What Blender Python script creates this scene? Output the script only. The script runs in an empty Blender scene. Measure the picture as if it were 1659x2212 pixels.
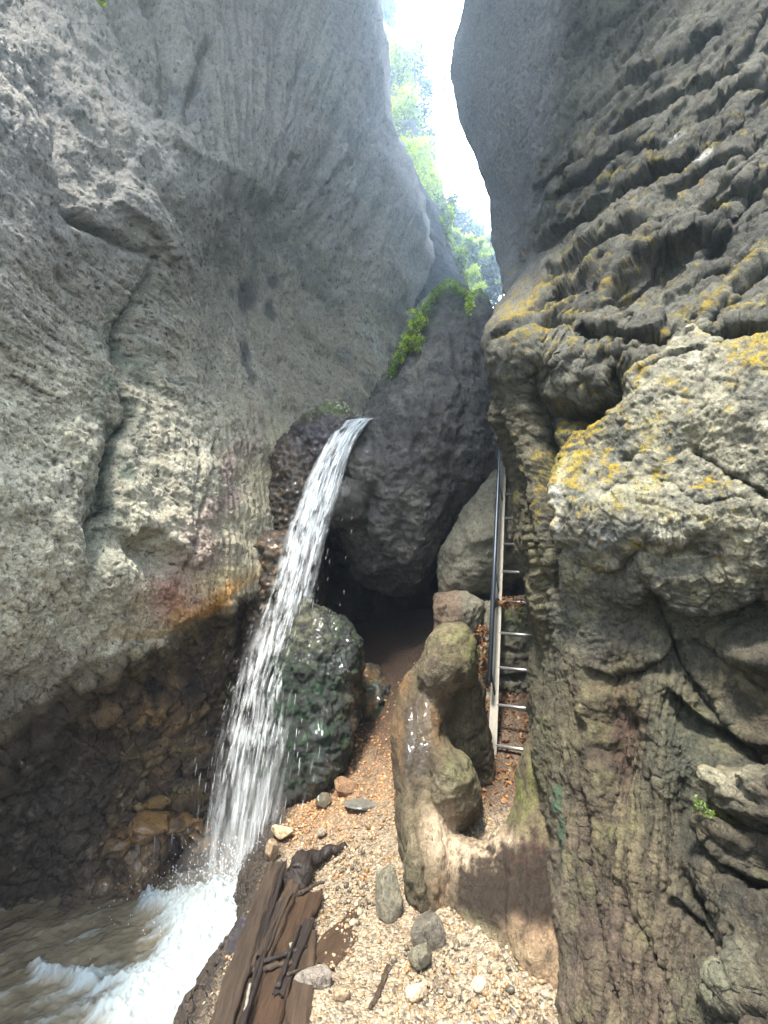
import bpy, math, random
import numpy as np
from mathutils import Vector
random.seed(7); rng = np.random.default_rng(7)
F4 = np.float32
# ---------------------------------------------------------------- camera, world, sun, exposure
W0, H0, FPX = 1659.0, 2212.0, 1013.0
CAM = np.array([0, 0, 1.6]); PITCH = math.radians(10.0)
SUN_EL, SUN_AZ = math.radians(64), math.radians(205)      # azimuth measured clockwise from +Y
EXPOSURE = 2.95; HAZE = .0135; GLOW = 15.0
scn = bpy.context.scene
cam_d = bpy.data.cameras.new("camera"); cam = bpy.data.objects.new("camera", cam_d)
scn.collection.objects.link(cam); scn.camera = cam
cam.location = CAM; cam.rotation_euler = (math.radians(90) + PITCH, 0, 0)
cam_d.sensor_fit = 'VERTICAL'; cam_d.sensor_height = 24.0; cam_d.lens = 24.0 * FPX / H0
cam_d.clip_start = 0.02; cam_d.clip_end = 2000
scn.render.resolution_x = 768; scn.render.resolution_y = 1024
wd = bpy.data.worlds.new("World"); scn.world = wd; wd.use_nodes = True
nt = wd.node_tree; nt.nodes.clear()
sk = nt.nodes.new('ShaderNodeTexSky'); sk.sky_type = 'NISHITA'; sk.sun_disc = False
sk.sun_elevation = SUN_EL; sk.sun_rotation = SUN_AZ; sk.air_density = 1.0; sk.dust_density = 3.0; sk.ozone_density = 1.0
bg = nt.nodes.new('ShaderNodeBackground'); bg.inputs[1].default_value = 0.062
wo = nt.nodes.new('ShaderNodeOutputWorld'); 
_tc = nt.nodes.new('ShaderNodeTexCoord'); _n = nt.nodes.new('ShaderNodeTexNoise'); _n.inputs['Scale'].default_value = 2.2; _n.inputs['Detail'].default_value = 6
_r = nt.nodes.new('ShaderNodeValToRGB'); _r.color_ramp.elements[0].position = .30; _r.color_ramp.elements[1].position = .50
_r.color_ramp.elements[0].color = (.35, .35, .35, 1)
_m = nt.nodes.new('ShaderNodeMix'); _m.data_type = 'RGBA'; _m.inputs[7].default_value = (7.3, 7.55, 7.9, 1)      # thin bright cloud
nt.links.new(_tc.outputs['Generated'], _n.inputs['Vector']); nt.links.new(_n.outputs[0], _r.inputs[0]); _x = nt.nodes.new('ShaderNodeMath'); _x.operation = 'MAXIMUM'; nt.links.new(_r.outputs[0], _x.inputs[0]); nt.links.new(_x.outputs[0], _m.inputs[0])
nt.links.new(sk.outputs[0], _m.inputs[6])
_d = nt.nodes.new('ShaderNodeVectorMath'); _d.operation = 'DOT_PRODUCT'; _d.inputs[1].default_value = (.07, .56, .825); nt.links.new(_tc.outputs['Generated'], _d.inputs[0])
_q = nt.nodes.new('ShaderNodeMapRange'); _q.interpolation_type = 'SMOOTHSTEP'; _q.inputs[1].default_value = .86; _q.inputs[2].default_value = 1.0; _q.inputs[3].default_value = 1.0; _q.inputs[4].default_value = GLOW  # bright patch added to the sky towards the gap, makes the haze glow
nt.links.new(_d.outputs['Value'], _q.inputs[0]); _y = nt.nodes.new('ShaderNodeMapRange'); _y.inputs[1].default_value = .55; _y.inputs[2].default_value = .8; nt.links.new(_d.outputs['Value'], _y.inputs[0]); nt.links.new(_y.outputs[0], _x.inputs[1])
_s = nt.nodes.new('ShaderNodeVectorMath'); _s.operation = 'SCALE'; nt.links.new(_m.outputs[2], _s.inputs[0]); nt.links.new(_q.outputs[0], _s.inputs[3]); nt.links.new(_s.outputs[0], bg.inputs[0]); nt.links.new(bg.outputs[0], wo.inputs[0])
sd = bpy.data.lights.new("sun", 'SUN'); sd.energy = 3.7; sd.angle = math.radians(9); sd.color = (1.0, 0.93, 0.82)
so = bpy.data.objects.new("sun", sd); scn.collection.objects.link(so)
sv = Vector((math.cos(SUN_EL) * math.sin(SUN_AZ), math.cos(SUN_EL) * math.cos(SUN_AZ), math.sin(SUN_EL)))
so.rotation_euler = sv.to_track_quat('Z', 'Y').to_euler(); so.location = (0, -5, 20)
scn.view_settings.view_transform = 'Standard'; scn.view_settings.look = 'None'
scn.view_settings.exposure = EXPOSURE; scn.view_settings.gamma = 1.0
try:
    scn.cycles.use_denoising = True; scn.cycles.max_bounces = 8; scn.cycles.transparent_max_bounces = 24
    scn.cycles.caustics_reflective = False; scn.cycles.caustics_refractive = False
    scn.cycles.sample_clamp_indirect = 6.0
except Exception: pass
# ---------------------------------------------------------------- numeric helpers
def C2W(X, Y, Z):                       # camera axes (right, up, forward) -> world
    c, s = math.cos(PITCH), math.sin(PITCH)
    return np.stack([np.asarray(X) + 0 * np.asarray(Z), np.asarray(Z) * c - np.asarray(Y) * s,
                     CAM[2] + np.asarray(Y) * c + np.asarray(Z) * s], -1)
def P(px, py, d):
    px, py, d = np.asarray(px, float), np.asarray(py, float), np.asarray(d, float)
    return C2W((px - W0 / 2) / FPX * d, (H0 / 2 - py) / FPX * d, d)
def W2P(p):
    c, s = math.cos(PITCH), math.sin(PITCH)
    y, z = p[..., 1], p[..., 2] - CAM[2]
    Z = y * c + z * s; Y = -y * s + z * c
    Zs = np.maximum(Z, .05)
    return W0 / 2 + p[..., 0] / Zs * FPX, H0 / 2 - Y / Zs * FPX, Z
_perm = np.random.default_rng(3).permutation(256).astype(np.int32); _perm = np.concatenate([_perm, _perm, _perm])
_g = np.random.default_rng(4).normal(size=(256, 3)); _g = (_g / np.linalg.norm(_g, axis=1)[:, None]).astype(F4)
def pn(p):
    p = np.asarray(p, F4); i = np.floor(p).astype(np.int32); f = p - i; i &= 255
    u = f * f * f * (f * (f * 6 - 15) + 10)
    res = 0
    for dx in (0, 1):
        wx = u[:, 0] if dx else 1 - u[:, 0]
        a = _perm[i[:, 0] + dx]
        for dy in (0, 1):
            wy = wx * (u[:, 1] if dy else 1 - u[:, 1])
            b = _perm[a + ((i[:, 1] + dy) & 255)]
            for dz in (0, 1):
                w = wy * (u[:, 2] if dz else 1 - u[:, 2])
                g = _g[_perm[b + ((i[:, 2] + dz) & 255)]]
                res = res + w * (g[:, 0] * (f[:, 0] - dx) + g[:, 1] * (f[:, 1] - dy) + g[:, 2] * (f[:, 2] - dz))
    return res * 1.6
def fbm(p, o=4, gain=.5, lac=2.03, off=0.):
    p = np.asarray(p, F4) + F4(off); a, s, t = 1., 0., 0.
    for k in range(o):
        s = s + a * pn(p); t += a; a *= gain; p = p * F4(lac) + F4(17.3)
    return s / t
def ridged(p, o=4, gain=.5, off=0.):
    p = np.asarray(p, F4) + F4(off); a, s, t = 1., 0., 0.
    for k in range(o):
        s = s + a * (1 - 2 * np.abs(pn(p))); t += a; a *= gain; p = p * F4(2.1) + F4(9.1)
    return s / t
def worley(p, off=0.):                   # F1, F2, cell id
    p = np.asarray(p, F4) + F4(off); i = np.floor(p).astype(np.int32); f = p - i
    f1 = np.full(len(p), 9., F4); f2 = f1.copy(); cid = np.zeros(len(p), np.int32)
    for dx in (-1, 0, 1):
        for dy in (-1, 0, 1):
            for dz in (-1, 0, 1):
                h = _perm[_perm[_perm[(i[:, 0] + dx) & 255] + ((i[:, 1] + dy) & 255)] + ((i[:, 2] + dz) & 255)]
                q = _g[h] * .4 + .5
                d = (q[:, 0] + dx - f[:, 0]) ** 2 + (q[:, 1] + dy - f[:, 1]) ** 2 + (q[:, 2] + dz - f[:, 2]) ** 2
                m = d < f1
                f2 = np.where(m, f1, np.minimum(f2, d)); cid = np.where(m, h, cid); f1 = np.where(m, d, f1)
    return np.sqrt(f1), np.sqrt(f2), cid
def ss(a, b, x):
    t = np.clip((x - a) / (b - a), 0, 1); return t * t * (3 - 2 * t)
def tps(ctrl):
    c = np.array(ctrl, float); x = c[:, :2] / 1000.; n = len(c)
    def U(r2): return np.where(r2 > 1e-12, r2 * np.log(np.maximum(r2, 1e-12)), 0)
    r2 = ((x[:, None] - x[None]) ** 2).sum(-1)
    A = np.zeros((n + 3, n + 3)); A[:n, :n] = U(r2) + np.eye(n) * 1e-4
    A[:n, n] = 1; A[:n, n + 1:] = x; A[n, :n] = 1; A[n + 1:, :n] = x.T
    w = np.linalg.solve(A, np.concatenate([c[:, 2], np.zeros(3)]))
    def f(px, py):
        px, py = np.broadcast_arrays(np.asarray(px, float) / 1000., np.asarray(py, float) / 1000.)
        r = w[n] + w[n + 1] * px + w[n + 2] * py
        for k in range(n): r = r + w[k] * U((px - x[k, 0]) ** 2 + (py - x[k, 1]) ** 2)
        return r
    return f
def pline(px, py, pts):                  # distance, signed (+ above a left-to-right line), run 0..1
    pts = np.array(pts, float); L = np.r_[0, np.cumsum(np.hypot(*np.diff(pts, axis=0).T))]
    best = np.full(px.shape, 1e9); sg = np.ones(px.shape); run = np.zeros(px.shape)
    for k in range(len(pts) - 1):
        a, b = pts[k], pts[k + 1]; dx, dy = b - a; l2 = dx * dx + dy * dy
        t = np.clip(((px - a[0]) * dx + (py - a[1]) * dy) / l2, 0, 1)
        d = np.hypot(px - a[0] - t * dx, py - a[1] - t * dy)
        m = d < best; best = np.where(m, d, best)
        cr = -(dx * (py - a[1]) - dy * (px - a[0]))
        sg = np.where(m, np.sign(cr), sg); run = np.where(m, (L[k] + t * (L[k + 1] - L[k])) / L[-1], run)
    return best, sg, run
def ledge(px, py, pts, amp, wu=60, wd=8):   # swells towards the line from above, cut back under it
    d, s, r = pline(px, py, pts); tp = ss(0, .12, r) * ss(1, .88, r)
    return amp * tp * np.where(s > 0, np.exp(-(d / wu) ** 1.3), np.exp(-d / wd))
def groove(px, py, pts, amp, w=6):
    d, s, r = pline(px, py, pts); return amp * (ss(-.05, .12, r) * ss(1.05, .88, r)) * np.exp(-(d / w) ** 2)
def cut(px, py, pts, a, w, e=7):         # sharp edge with a scooped recess under it that ramps back out
    d, s, r = pline(px, py, pts); tp = ss(-.02, .15, r) * ss(1.02, .85, r)
    return a * tp * np.where(s > 0, .35 * np.exp(-d / (w * .5)), -(1 - ss(0, w, d)) * ss(0, e, d) + .35 * np.exp(-d / 4.))
def blob(px, py, cx, cy, rx, ry, rot=0, pw=2.):
    c, s = math.cos(math.radians(rot)), math.sin(math.radians(rot))
    x, y = px - cx, py - cy; u = (x * c + y * s) / rx; v = (-x * s + y * c) / ry
    return np.exp(-((u * u + v * v) ** (pw / 2)))
def mix(a, b, m): return a + (np.asarray(b, F4) - a) * np.clip(m, 0, 1)[:, None]
# ---------------------------------------------------------------- blender helpers
COL = scn.collection
def tag(o, label=None, cat=None, group=None, kind=None):
    if label: o['label'] = label
    if cat: o['category'] = cat
    if group: o['group'] = group
    if kind: o['kind'] = kind
    return o
def link(name, me, mat=None, parent=None):
    o = bpy.data.objects.new(name, me); COL.objects.link(o)
    if mat is not None and me is not None and len(me.materials) == 0: me.materials.append(mat)
    if parent is not None: o.parent = parent
    return o
def empty(name, loc=(0, 0, 0)):
    o = bpy.data.objects.new(name, None); COL.objects.link(o); o.location = loc; o.empty_display_size = .1; return o
def npmesh(name, v, f, mat=None, smooth=True, attrs=None, parent=None, uv=None):
    """v (n,3); f (m,k) int array of equal-size faces; attrs: name -> (n,) or (n,3)"""
    me = bpy.data.meshes.new(name); v = np.asarray(v, F4); f = np.asarray(f, np.int32)
    me.vertices.add(len(v)); me.vertices.foreach_set('co', v.ravel())
    k = f.shape[1]; me.loops.add(f.size); me.loops.foreach_set('vertex_index', f.ravel())
    me.polygons.add(len(f)); me.polygons.foreach_set('loop_start', np.arange(len(f), dtype=np.int32) * k)
    me.update(calc_edges=True); me.validate()
    me.polygons.foreach_set('use_smooth', np.full(len(me.polygons), smooth, bool))
    for an, av in (attrs or {}).items():
        av = np.asarray(av, F4)
        if av.ndim == 2:
            a = me.attributes.new(an, 'FLOAT_COLOR', 'POINT'); a.data.foreach_set('color', np.c_[av, np.ones(len(av), F4)].astype(F4).ravel())
        else:
            a = me.attributes.new(an, 'FLOAT', 'POINT'); a.data.foreach_set('value', av)
    return link(name, me, mat, parent)
def gridfaces(nr, nc):
    i = np.arange(nr * nc, dtype=np.int32).reshape(nr, nc)
    return np.stack([i[:-1, :-1], i[:-1, 1:], i[1:, 1:], i[1:, :-1]], -1).reshape(-1, 4)
def gridnormals(G):
    du = np.gradient(G, axis=1); dv = np.gradient(G, axis=0)
    n = np.cross(du, dv); n /= np.maximum(np.linalg.norm(n, axis=-1, keepdims=True), 1e-9); return n
def boxblur(A, r, it=2):
    for _ in range(it):
        for ax in (0, 1):
            B = np.concatenate([np.repeat(np.take(A, [0], ax), r, ax), A, np.repeat(np.take(A, [-1], ax), r, ax)], ax)
            cs = np.cumsum(B, ax); cs = np.concatenate([np.zeros_like(np.take(cs, [0], ax)), cs], ax)
            n = A.shape[ax]; A = (np.take(cs, range(2 * r + 1, 2 * r + 1 + n), ax) - np.take(cs, range(n), ax)) / (2 * r + 1)
    return A
# ---------------------------------------------------------------- materials
def nodes(name):
    m = bpy.data.materials.new(name); m.use_nodes = True; t = m.node_tree; t.nodes.clear()
    out = t.nodes.new('ShaderNodeOutputMaterial'); return m, t, out
def N(t, typ, **kw):
    n = t.nodes.new(typ)
    for k, v in kw.items():
        if k.startswith('i_'):
            n.inputs[int(k[2:]) if k[2:].isdigit() else k[2:].replace('_', ' ')].default_value = v
        else: setattr(n, k, v)
    return n
def math_(t, op, a, b=None, c=None, clamp=False):
    n = t.nodes.new('ShaderNodeMath'); n.operation = op; n.use_clamp = clamp
    for k, x in enumerate((a, b, c)):
        if x is None: continue
        if isinstance(x, (int, float)): n.inputs[k].default_value = x
        else: t.links.new(x, n.inputs[k])
    return n.outputs[0]
def ramp(t, fac, stops):
    r = t.nodes.new('ShaderNodeValToRGB'); t.links.new(fac, r.inputs[0]); e = r.color_ramp.elements
    while len(e) < len(stops): e.new(.5)
    for el, (p, c) in zip(e, stops): el.position = p; el.color = (*c, 1) if len(c) == 3 else c
    return r.outputs[0]
def rock_mat(name, fine=90., bump=.5, dist=.012, var=.35):
    m, t, out = nodes(name); L = t.links.new
    tc = N(t, 'ShaderNodeTexCoord'); at = N(t, 'ShaderNodeAttribute', attribute_name='col'); we = N(t, 'ShaderNodeAttribute', attribute_name='wet')
    n1 = N(t, 'ShaderNodeTexNoise', i_Scale=fine, i_Detail=8., i_Roughness=.65); L(tc.outputs['Object'], n1.inputs['Vector'])
    n2 = N(t, 'ShaderNodeTexNoise', i_Scale=fine * .22, i_Detail=6., i_Roughness=.6); L(tc.outputs['Object'], n2.inputs['Vector'])
    v1 = N(t, 'ShaderNodeTexVoronoi', i_Scale=fine * .5, feature='DISTANCE_TO_EDGE'); 
    mp = N(t, 'ShaderNodeVectorMath', operation='ADD'); sc = N(t, 'ShaderNodeVectorMath', operation='SCALE'); sc.inputs[3].default_value = .06
    L(n2.outputs['Color'], sc.inputs[0]); L(tc.outputs['Object'], mp.inputs[0]); L(sc.outputs[0], mp.inputs[1]); L(mp.outputs[0], v1.inputs['Vector'])
    f = math_(t, 'ADD', math_(t, 'MULTIPLY', n1.outputs[0], .6), math_(t, 'MULTIPLY', n2.outputs[0], .4))
    fac = math_(t, 'ADD', math_(t, 'MULTIPLY', math_(t, 'SUBTRACT', f, .5), 4 * var), 1.0)
    mul = N(t, 'ShaderNodeVectorMath', operation='SCALE'); L(at.outputs['Color'], mul.inputs[0]); L(fac, mul.inputs[3])
    bs = N(t, 'ShaderNodeBsdfPrincipled'); L(mul.outputs[0], bs.inputs['Base Color'])
    L(math_(t, 'SUBTRACT', .92, math_(t, 'MULTIPLY', we.outputs['Fac'], .72)), bs.inputs['Roughness'])
    L(math_(t, 'ADD', .25, math_(t, 'MULTIPLY', we.outputs['Fac'], .45)), bs.inputs['Specular IOR Level'])
    L(math_(t, 'MULTIPLY', math_(t, 'SUBTRACT', we.outputs['Fac'], .25), 1.3, clamp=True), bs.inputs['Coat Weight']); bs.inputs['Coat Roughness'].default_value = .09
    bc = N(t, 'ShaderNodeBump', i_Strength=.35, i_Distance=dist * .5); L(n2.outputs[0], bc.inputs['Height']); L(bc.outputs[0], bs.inputs['Coat Normal'])
    pit = math_(t, 'MINIMUM', math_(t, 'MULTIPLY', v1.outputs['Distance'], 5.), .35)
    # dark pits and hairline cracks of the weathered surface
    n3 = N(t, 'ShaderNodeTexNoise', i_Scale=fine * .38, i_Detail=5., i_Roughness=.75); mp3 = N(t, 'ShaderNodeMapping'); mp3.inputs['Rotation'].default_value = (.3, .5, .2); mp3.inputs['Scale'].default_value = (1.6, 1., .7); L(tc.outputs['Object'], mp3.inputs[0]); L(mp3.outputs[0], n3.inputs['Vector'])
    pits = ramp(t, n3.outputs[0], [(.34, (.26, .26, .25)), (.45, (1, 1, 1)), (.60, (1.05, 1.05, 1.04)), (.72, (1.55, 1.5, 1.4))])
    mu2 = N(t, 'ShaderNodeVectorMath', operation='MULTIPLY'); L(mul.outputs[0], mu2.inputs[0]); L(pits, mu2.inputs[1]); L(mu2.outputs[0], bs.inputs['Base Color'])
    h = math_(t, 'ADD', math_(t, 'ADD', math_(t, 'ADD', math_(t, 'MULTIPLY', n3.outputs[0], 1.6), math_(t, 'MULTIPLY', n1.outputs[0], .7)), math_(t, 'MULTIPLY', n2.outputs[0], 1.6)), pit)
    bp = N(t, 'ShaderNodeBump', i_Strength=bump, i_Distance=dist); L(h, bp.inputs['Height']); L(bp.outputs[0], bs.inputs['Normal'])
    L(bs.outputs[0], out.inputs[0]); return m
def simple_mat(name, col, rough=.6, metal=0., nscale=40., namt=.3, bump=.1, dist=.002, spec=.4, stretch=(1, 1, 1)):
    m, t, out = nodes(name); L = t.links.new
    tc = N(t, 'ShaderNodeTexCoord'); mp = N(t, 'ShaderNodeMapping'); mp.inputs['Scale'].default_value = stretch; L(tc.outputs['Object'], mp.inputs[0])
    n1 = N(t, 'ShaderNodeTexNoise', i_Scale=nscale, i_Detail=7., i_Roughness=.65); L(mp.outputs[0], n1.inputs['Vector'])
    fac = math_(t, 'ADD', math_(t, 'MULTIPLY', math_(t, 'SUBTRACT', n1.outputs[0], .5), 4 * namt), 1.0)
    rg = N(t, 'ShaderNodeRGB'); rg.outputs[0].default_value = (*col, 1)
    mul = N(t, 'ShaderNodeVectorMath', operation='SCALE'); L(rg.outputs[0], mul.inputs[0]); L(fac, mul.inputs[3])
    bs = N(t, 'ShaderNodeBsdfPrincipled', i_Roughness=rough, i_Metallic=metal); L(mul.outputs[0], bs.inputs['Base Color'])
    bs.inputs['Specular IOR Level'].default_value = spec
    bp = N(t, 'ShaderNodeBump', i_Strength=bump * 4, i_Distance=dist); L(n1.outputs[0], bp.inputs['Height']); L(bp.outputs[0], bs.inputs['Normal'])
    L(bs.outputs[0], out.inputs[0]); return m
def leaf_mat(name, c1, c2, trans=.5):
    m, t, out = nodes(name); L = t.links.new
    oi = N(t, 'ShaderNodeTexCoord'); n1 = N(t, 'ShaderNodeTexNoise', i_Scale=3., i_Detail=4.); L(oi.outputs['Object'], n1.inputs['Vector'])
    at = N(t, 'ShaderNodeAttribute', attribute_name='rnd')
    f = math_(t, 'ADD', math_(t, 'MULTIPLY', n1.outputs[0], .5), math_(t, 'MULTIPLY', at.outputs['Fac'], .5))
    c = ramp(t, f, [(.25, c1), (.75, c2)])
    d = N(t, 'ShaderNodeBsdfPrincipled', i_Roughness=.55); L(c, d.inputs['Base Color'])
    tr = N(t, 'ShaderNodeBsdfTranslucent'); L(c, tr.inputs[0])
    mx = N(t, 'ShaderNodeMixShader'); mx.inputs[0].default_value = trans; L(d.outputs[0], mx.inputs[1]); L(tr.outputs[0], mx.inputs[2])
    L(mx.outputs[0], out.inputs[0]); return m
M_ROCK = rock_mat('limestone', 70., .9, .020, .45)
M_ROCKF = rock_mat('limestone_fine', 110., .85, .013, .45)
# ---------------------------------------------------------------- shell: a cliff surface, grid in (row, run), rounded edge, wraps away
def shell(name, ys, left, right, depth, nx, disp, paint, mat, roundR=0, eR=.6, roundL=0, eL=.5, wrap=14, wpx=(120, 1.6), wrapdir='R', blur=3, fine=None):
    ly, lx = np.array(left, float).T[::1]; ry, rx = np.array(right, float).T[::1]
    nr = len(ys); xl = np.interp(ys, ly, lx)[:, None]; xr = np.interp(ys, ry, rx)[:, None]
    if name == 'x': pass
    t = np.linspace(0, 1, nx)
    if roundR: t = t + .10 * np.sin(np.pi * t) * t        # a little denser near the right edge
    if roundL: t = t - .10 * np.sin(np.pi * t) * (1 - t)
    PX = xl + (xr - xl) * t[None]; PY = np.repeat(ys[:, None], nx, 1)
    D = depth(PX, PY)
    if roundR:
        q = np.clip(1 - (xr - PX) / roundR, 0, 1); D = D + eR * (1 - np.sqrt(1 - np.minimum(q, .999) ** 2.4))
    if roundL:
        q = np.clip(1 - (PX - xl) / roundL, 0, 1); D = D + eL * (1 - np.sqrt(1 - np.minimum(q, .999) ** 2.4))
    k = (np.arange(1, wrap + 1) / wrap)[None] ** 1.5
    if wrapdir == 'R':
        WX = xr - wpx[0] * k ** 1.6; WD = D[:, -1:] + wpx[1] * k
        PX = np.concatenate([PX, WX], 1); D = np.concatenate([D, WD], 1)
    elif wrapdir == 'L':
        k = k[:, ::-1]; WX = xl + wpx[0] * k ** 1.6; WD = D[:, :1] + wpx[1] * k
        PX = np.concatenate([WX, PX], 1); D = np.concatenate([WD, D], 1)
    PY = np.repeat(ys[:, None], PX.shape[1], 1)
    G = P(PX, PY, D); G0 = boxblur(G, blur) if blur else G
    n = gridnormals(G0); mid = G.shape[1] // 2
    if (n[nr // 2, mid] * (CAM - G[nr // 2, mid])).sum() < 0: n = -n
    v = G.reshape(-1, 3); nn = n.reshape(-1, 3); px, py = PX.ravel(), PY.ravel()
    dd, cache = disp(v, nn, px, py)
    v2 = v + nn * dd[:, None]
    if fine is not None:                       # small relief follows the carved surface, so undercut faces are not streaked
        n1 = gridnormals(boxblur(v2.reshape(G.shape), 1, 1)).reshape(-1, 3)
        if (n1 * nn).sum() < 0: n1 = -n1
        d2, cache = fine(v2, n1, px, py, cache); v2 = v2 + n1 * d2[:, None]
    n2 = gridnormals(v2.reshape(G.shape)).reshape(-1, 3)
    if (n2 * nn).sum() < 0: n2 = -n2
    col, wet = paint(v2, n2, px, py, dd, cache)
    f = gridfaces(*PX.shape)
    return npmesh(name, v2, f, mat, True, {'col': np.clip(col, .004, .9), 'wet': np.clip(wet, 0, 1)})
# ---------------------------------------------------------------- LEFT CLIFF
LIP = [(-260, 1620), (-60, 1600), (60, 1530), (130, 1470), (190, 1425), (240, 1402), (300, 1402), (350, 1382), (400, 1345), (450, 1305), (500, 1288), (545, 1285), (700, 1200)]
left_d = tps([(-260, -200, 2.5), (0, 0, 3.2), (400, 0, 5.0), (800, 0, 7.4), (820, -200, 8.4), (-260, 600, 2.0), (0, 600, 2.6), (300, 600, 3.8), (450, 420, 4.3),
    (600, 400, 5.2), (600, 700, 5.6), (760, 560, 6.7), (850, 400, 7.3), (920, 560, 7.6), (890, 760, 7.9), (720, 850, 6.5), (0, 1000, 2.4), (300, 1000, 3.35), (500, 1000, 4.35),
    (600, 950, 5.1), (700, 1100, 5.6), (0, 1400, 2.3), (250, 1380, 2.95), (530, 1280, 4.1), (-260, 1400, 1.8), (660, 1300, 4.9), (0, 1900, 2.45), (330, 1900, 2.8),
    (550, 1900, 3.6), (650, 1900, 4.0), (-260, 2000, 1.95), (0, 2300, 2.3), (600, 2300, 3.2), (600, 1600, 4.2), (300, 1650, 3.1), (0, 1650, 2.35)])
def left_depth(px, py):
    d = left_d(px, py)
    dist, s, r = pline(px, py + 6 * np.sin(px / 21.) + 4 * np.sin(px / 9. + py / 30.), LIP)
    under = np.where(s < 0, dist, 0)
    d = d + ss(0, 45, under) * .42 + ss(0, 160, under) * .22 - ss(260, 560, under) * .30
    return d
def wpx(px, py, a, sc, off=0.):
    q = np.stack([px * sc, py * sc, 0 * px], -1)
    return px + a * fbm(q, 3, off=off), py + a * fbm(q, 3, off=off + 31)
def left_disp(v, n, px, py):
    x, y = wpx(px, py, 16, .02); dep = np.linalg.norm(v - CAM, axis=1); sc = np.clip(dep / 3.5, .5, 2.)
    x2, y2 = wpx(px, py, 7, .07, 5)
    d = np.zeros(len(px))
    # large ledges, seen as shelves that end in an undercut
    d += ledge(x, y, [(-40, 60), (0, 112), (60, 205), (108, 290), (128, 380), (136, 440), (180, 480), (225, 500), (270, 545)], -.26, 70, 14) * 0
    dist, s, r = pline(x, y, [(-120, -30), (0, 118), (60, 212), (108, 295), (126, 380), (138, 452), (200, 490), (260, 525), (345, 560), (400, 640)])
    d += np.where(s < 0, .20, -.05) * np.exp(-dist / 130.) * ss(.8, .45, r) * np.where(s < 0, 1 - np.exp(-dist / 10.), 1) - .20 * np.exp(-(dist / 13.) ** 2) * ss(1, .6, r)
    d += ledge(x, y, [(330, 250), (370, 300), (410, 335), (470, 360), (540, 385), (600, 415), (650, 440)], .10, 80, 26)
    d += ledge(x, y, [(230, 430), (300, 470), (350, 545), (380, 560)], .10, 50, 8)
    d += groove(x, y, [(455, 60), (440, 140), (412, 210), (402, 285)], -.10, 12) + groove(x, y, [(330, -20), (350, 120), (375, 240)], -.10, 16)
    d += groove(x, y, [(210, -20), (300, 130), (360, 270)], -.10, 14) + groove(x, y, [(645, 330), (630, 420), (622, 470)], -.10, 14)
    for (cx, cy, rx, ry, rot, a) in [(592, 635, 22, 44, 20, -.05), (553, 780, 13, 58, 6, -.06), (626, 665, 13, 24, 10, -.05), (600, 560, 130, 190, 20, -.34),
            (700, 700, 70, 190, 14, -.2), (330, 1190, 60, 34, 30, -.18), (205, 1160, 22, 60, 0, -.13), (240, 1000, 30, 110, 8, -.12), (290, 760, 40, 120, -10, -.09),
            (80, 700, 110, 120, 0, .08), (470, 1000, 90, 130, 0, .06), (130, 1250, 110, 100, 0, .08), (350, 830, 60, 80, 0, .05), (810, 600, 30, 160, 12, .12), (760, 250, 60, 200, 0, .12)]:
        d += a * blob(x, y, cx, cy, rx, ry, rot)
    d += ledge(x, y, [(272, 1165), (300, 1140), (340, 1150), (390, 1185), (420, 1230)], .10, 26, 7)
    for pts, a, w in [([(345, 540), (300, 640), (270, 720), (262, 830), (285, 900), (255, 950), (238, 1050), (245, 1100), (200, 1135), (192, 1210), (180, 1300)], -.09, 9),
            ([(470, 925), (452, 985), (438, 1040), (436, 1075), (420, 1110), (408, 1170), (404, 1240)], -.05, 4.5), ([(425, 940), (418, 1010), (400, 1100), (398, 1160)], -.035, 4),
            ([(130, 440), (200, 560), (300, 640), (330, 700)], -.03, 6), ([(700, 470), (660, 600), (640, 760), (600, 880)], -.03, 5), ([(760, 640), (745, 760), (715, 850)], -.04, 6),
            ([(20, 890), (90, 940), (150, 940)], -.03, 4), ([(60, 1180), (110, 1260), (190, 1330)], -.03, 5), ([(780, 180), (800, 330), (850, 440), (880, 560)], -.06, 10)]:
        d += groove(x2, y2, pts, a, w)
    # sweeping grain of the scalloped rock: long thin swells along the flow
    ang = np.radians(60 - 28 * ss(200, 700, px) + 30 * ss(600, 1000, py) * (px < 4000)); ang = np.where(px > 520, np.radians(115 - 25 * ss(300, 900, py)), ang)
    fl = np.radians(62 + 45 * ss(380, 640, px) - 20 * ss(500, 1000, py))
    u = px * np.cos(fl) + py * np.sin(fl); w = -px * np.sin(fl) + py * np.cos(fl)
    q = np.stack([u / 190., w / 42., 0 * u], -1)
    upper = ss(1000, 500, py)
    d += (.030 + .022 * upper) * sc * fbm(q, 4, .55, off=3) + .009 * sc * (.3 + upper) * ridged(np.stack([u / 90., w / 14., 0 * u], -1), 3, off=8)
    big = fbm(v * .9, 3, off=1); med = fbm(v * 3.2, 4, .55, off=2); 
    d += .16 * big + .06 * med
    return d, (u, w, big, dist)
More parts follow.
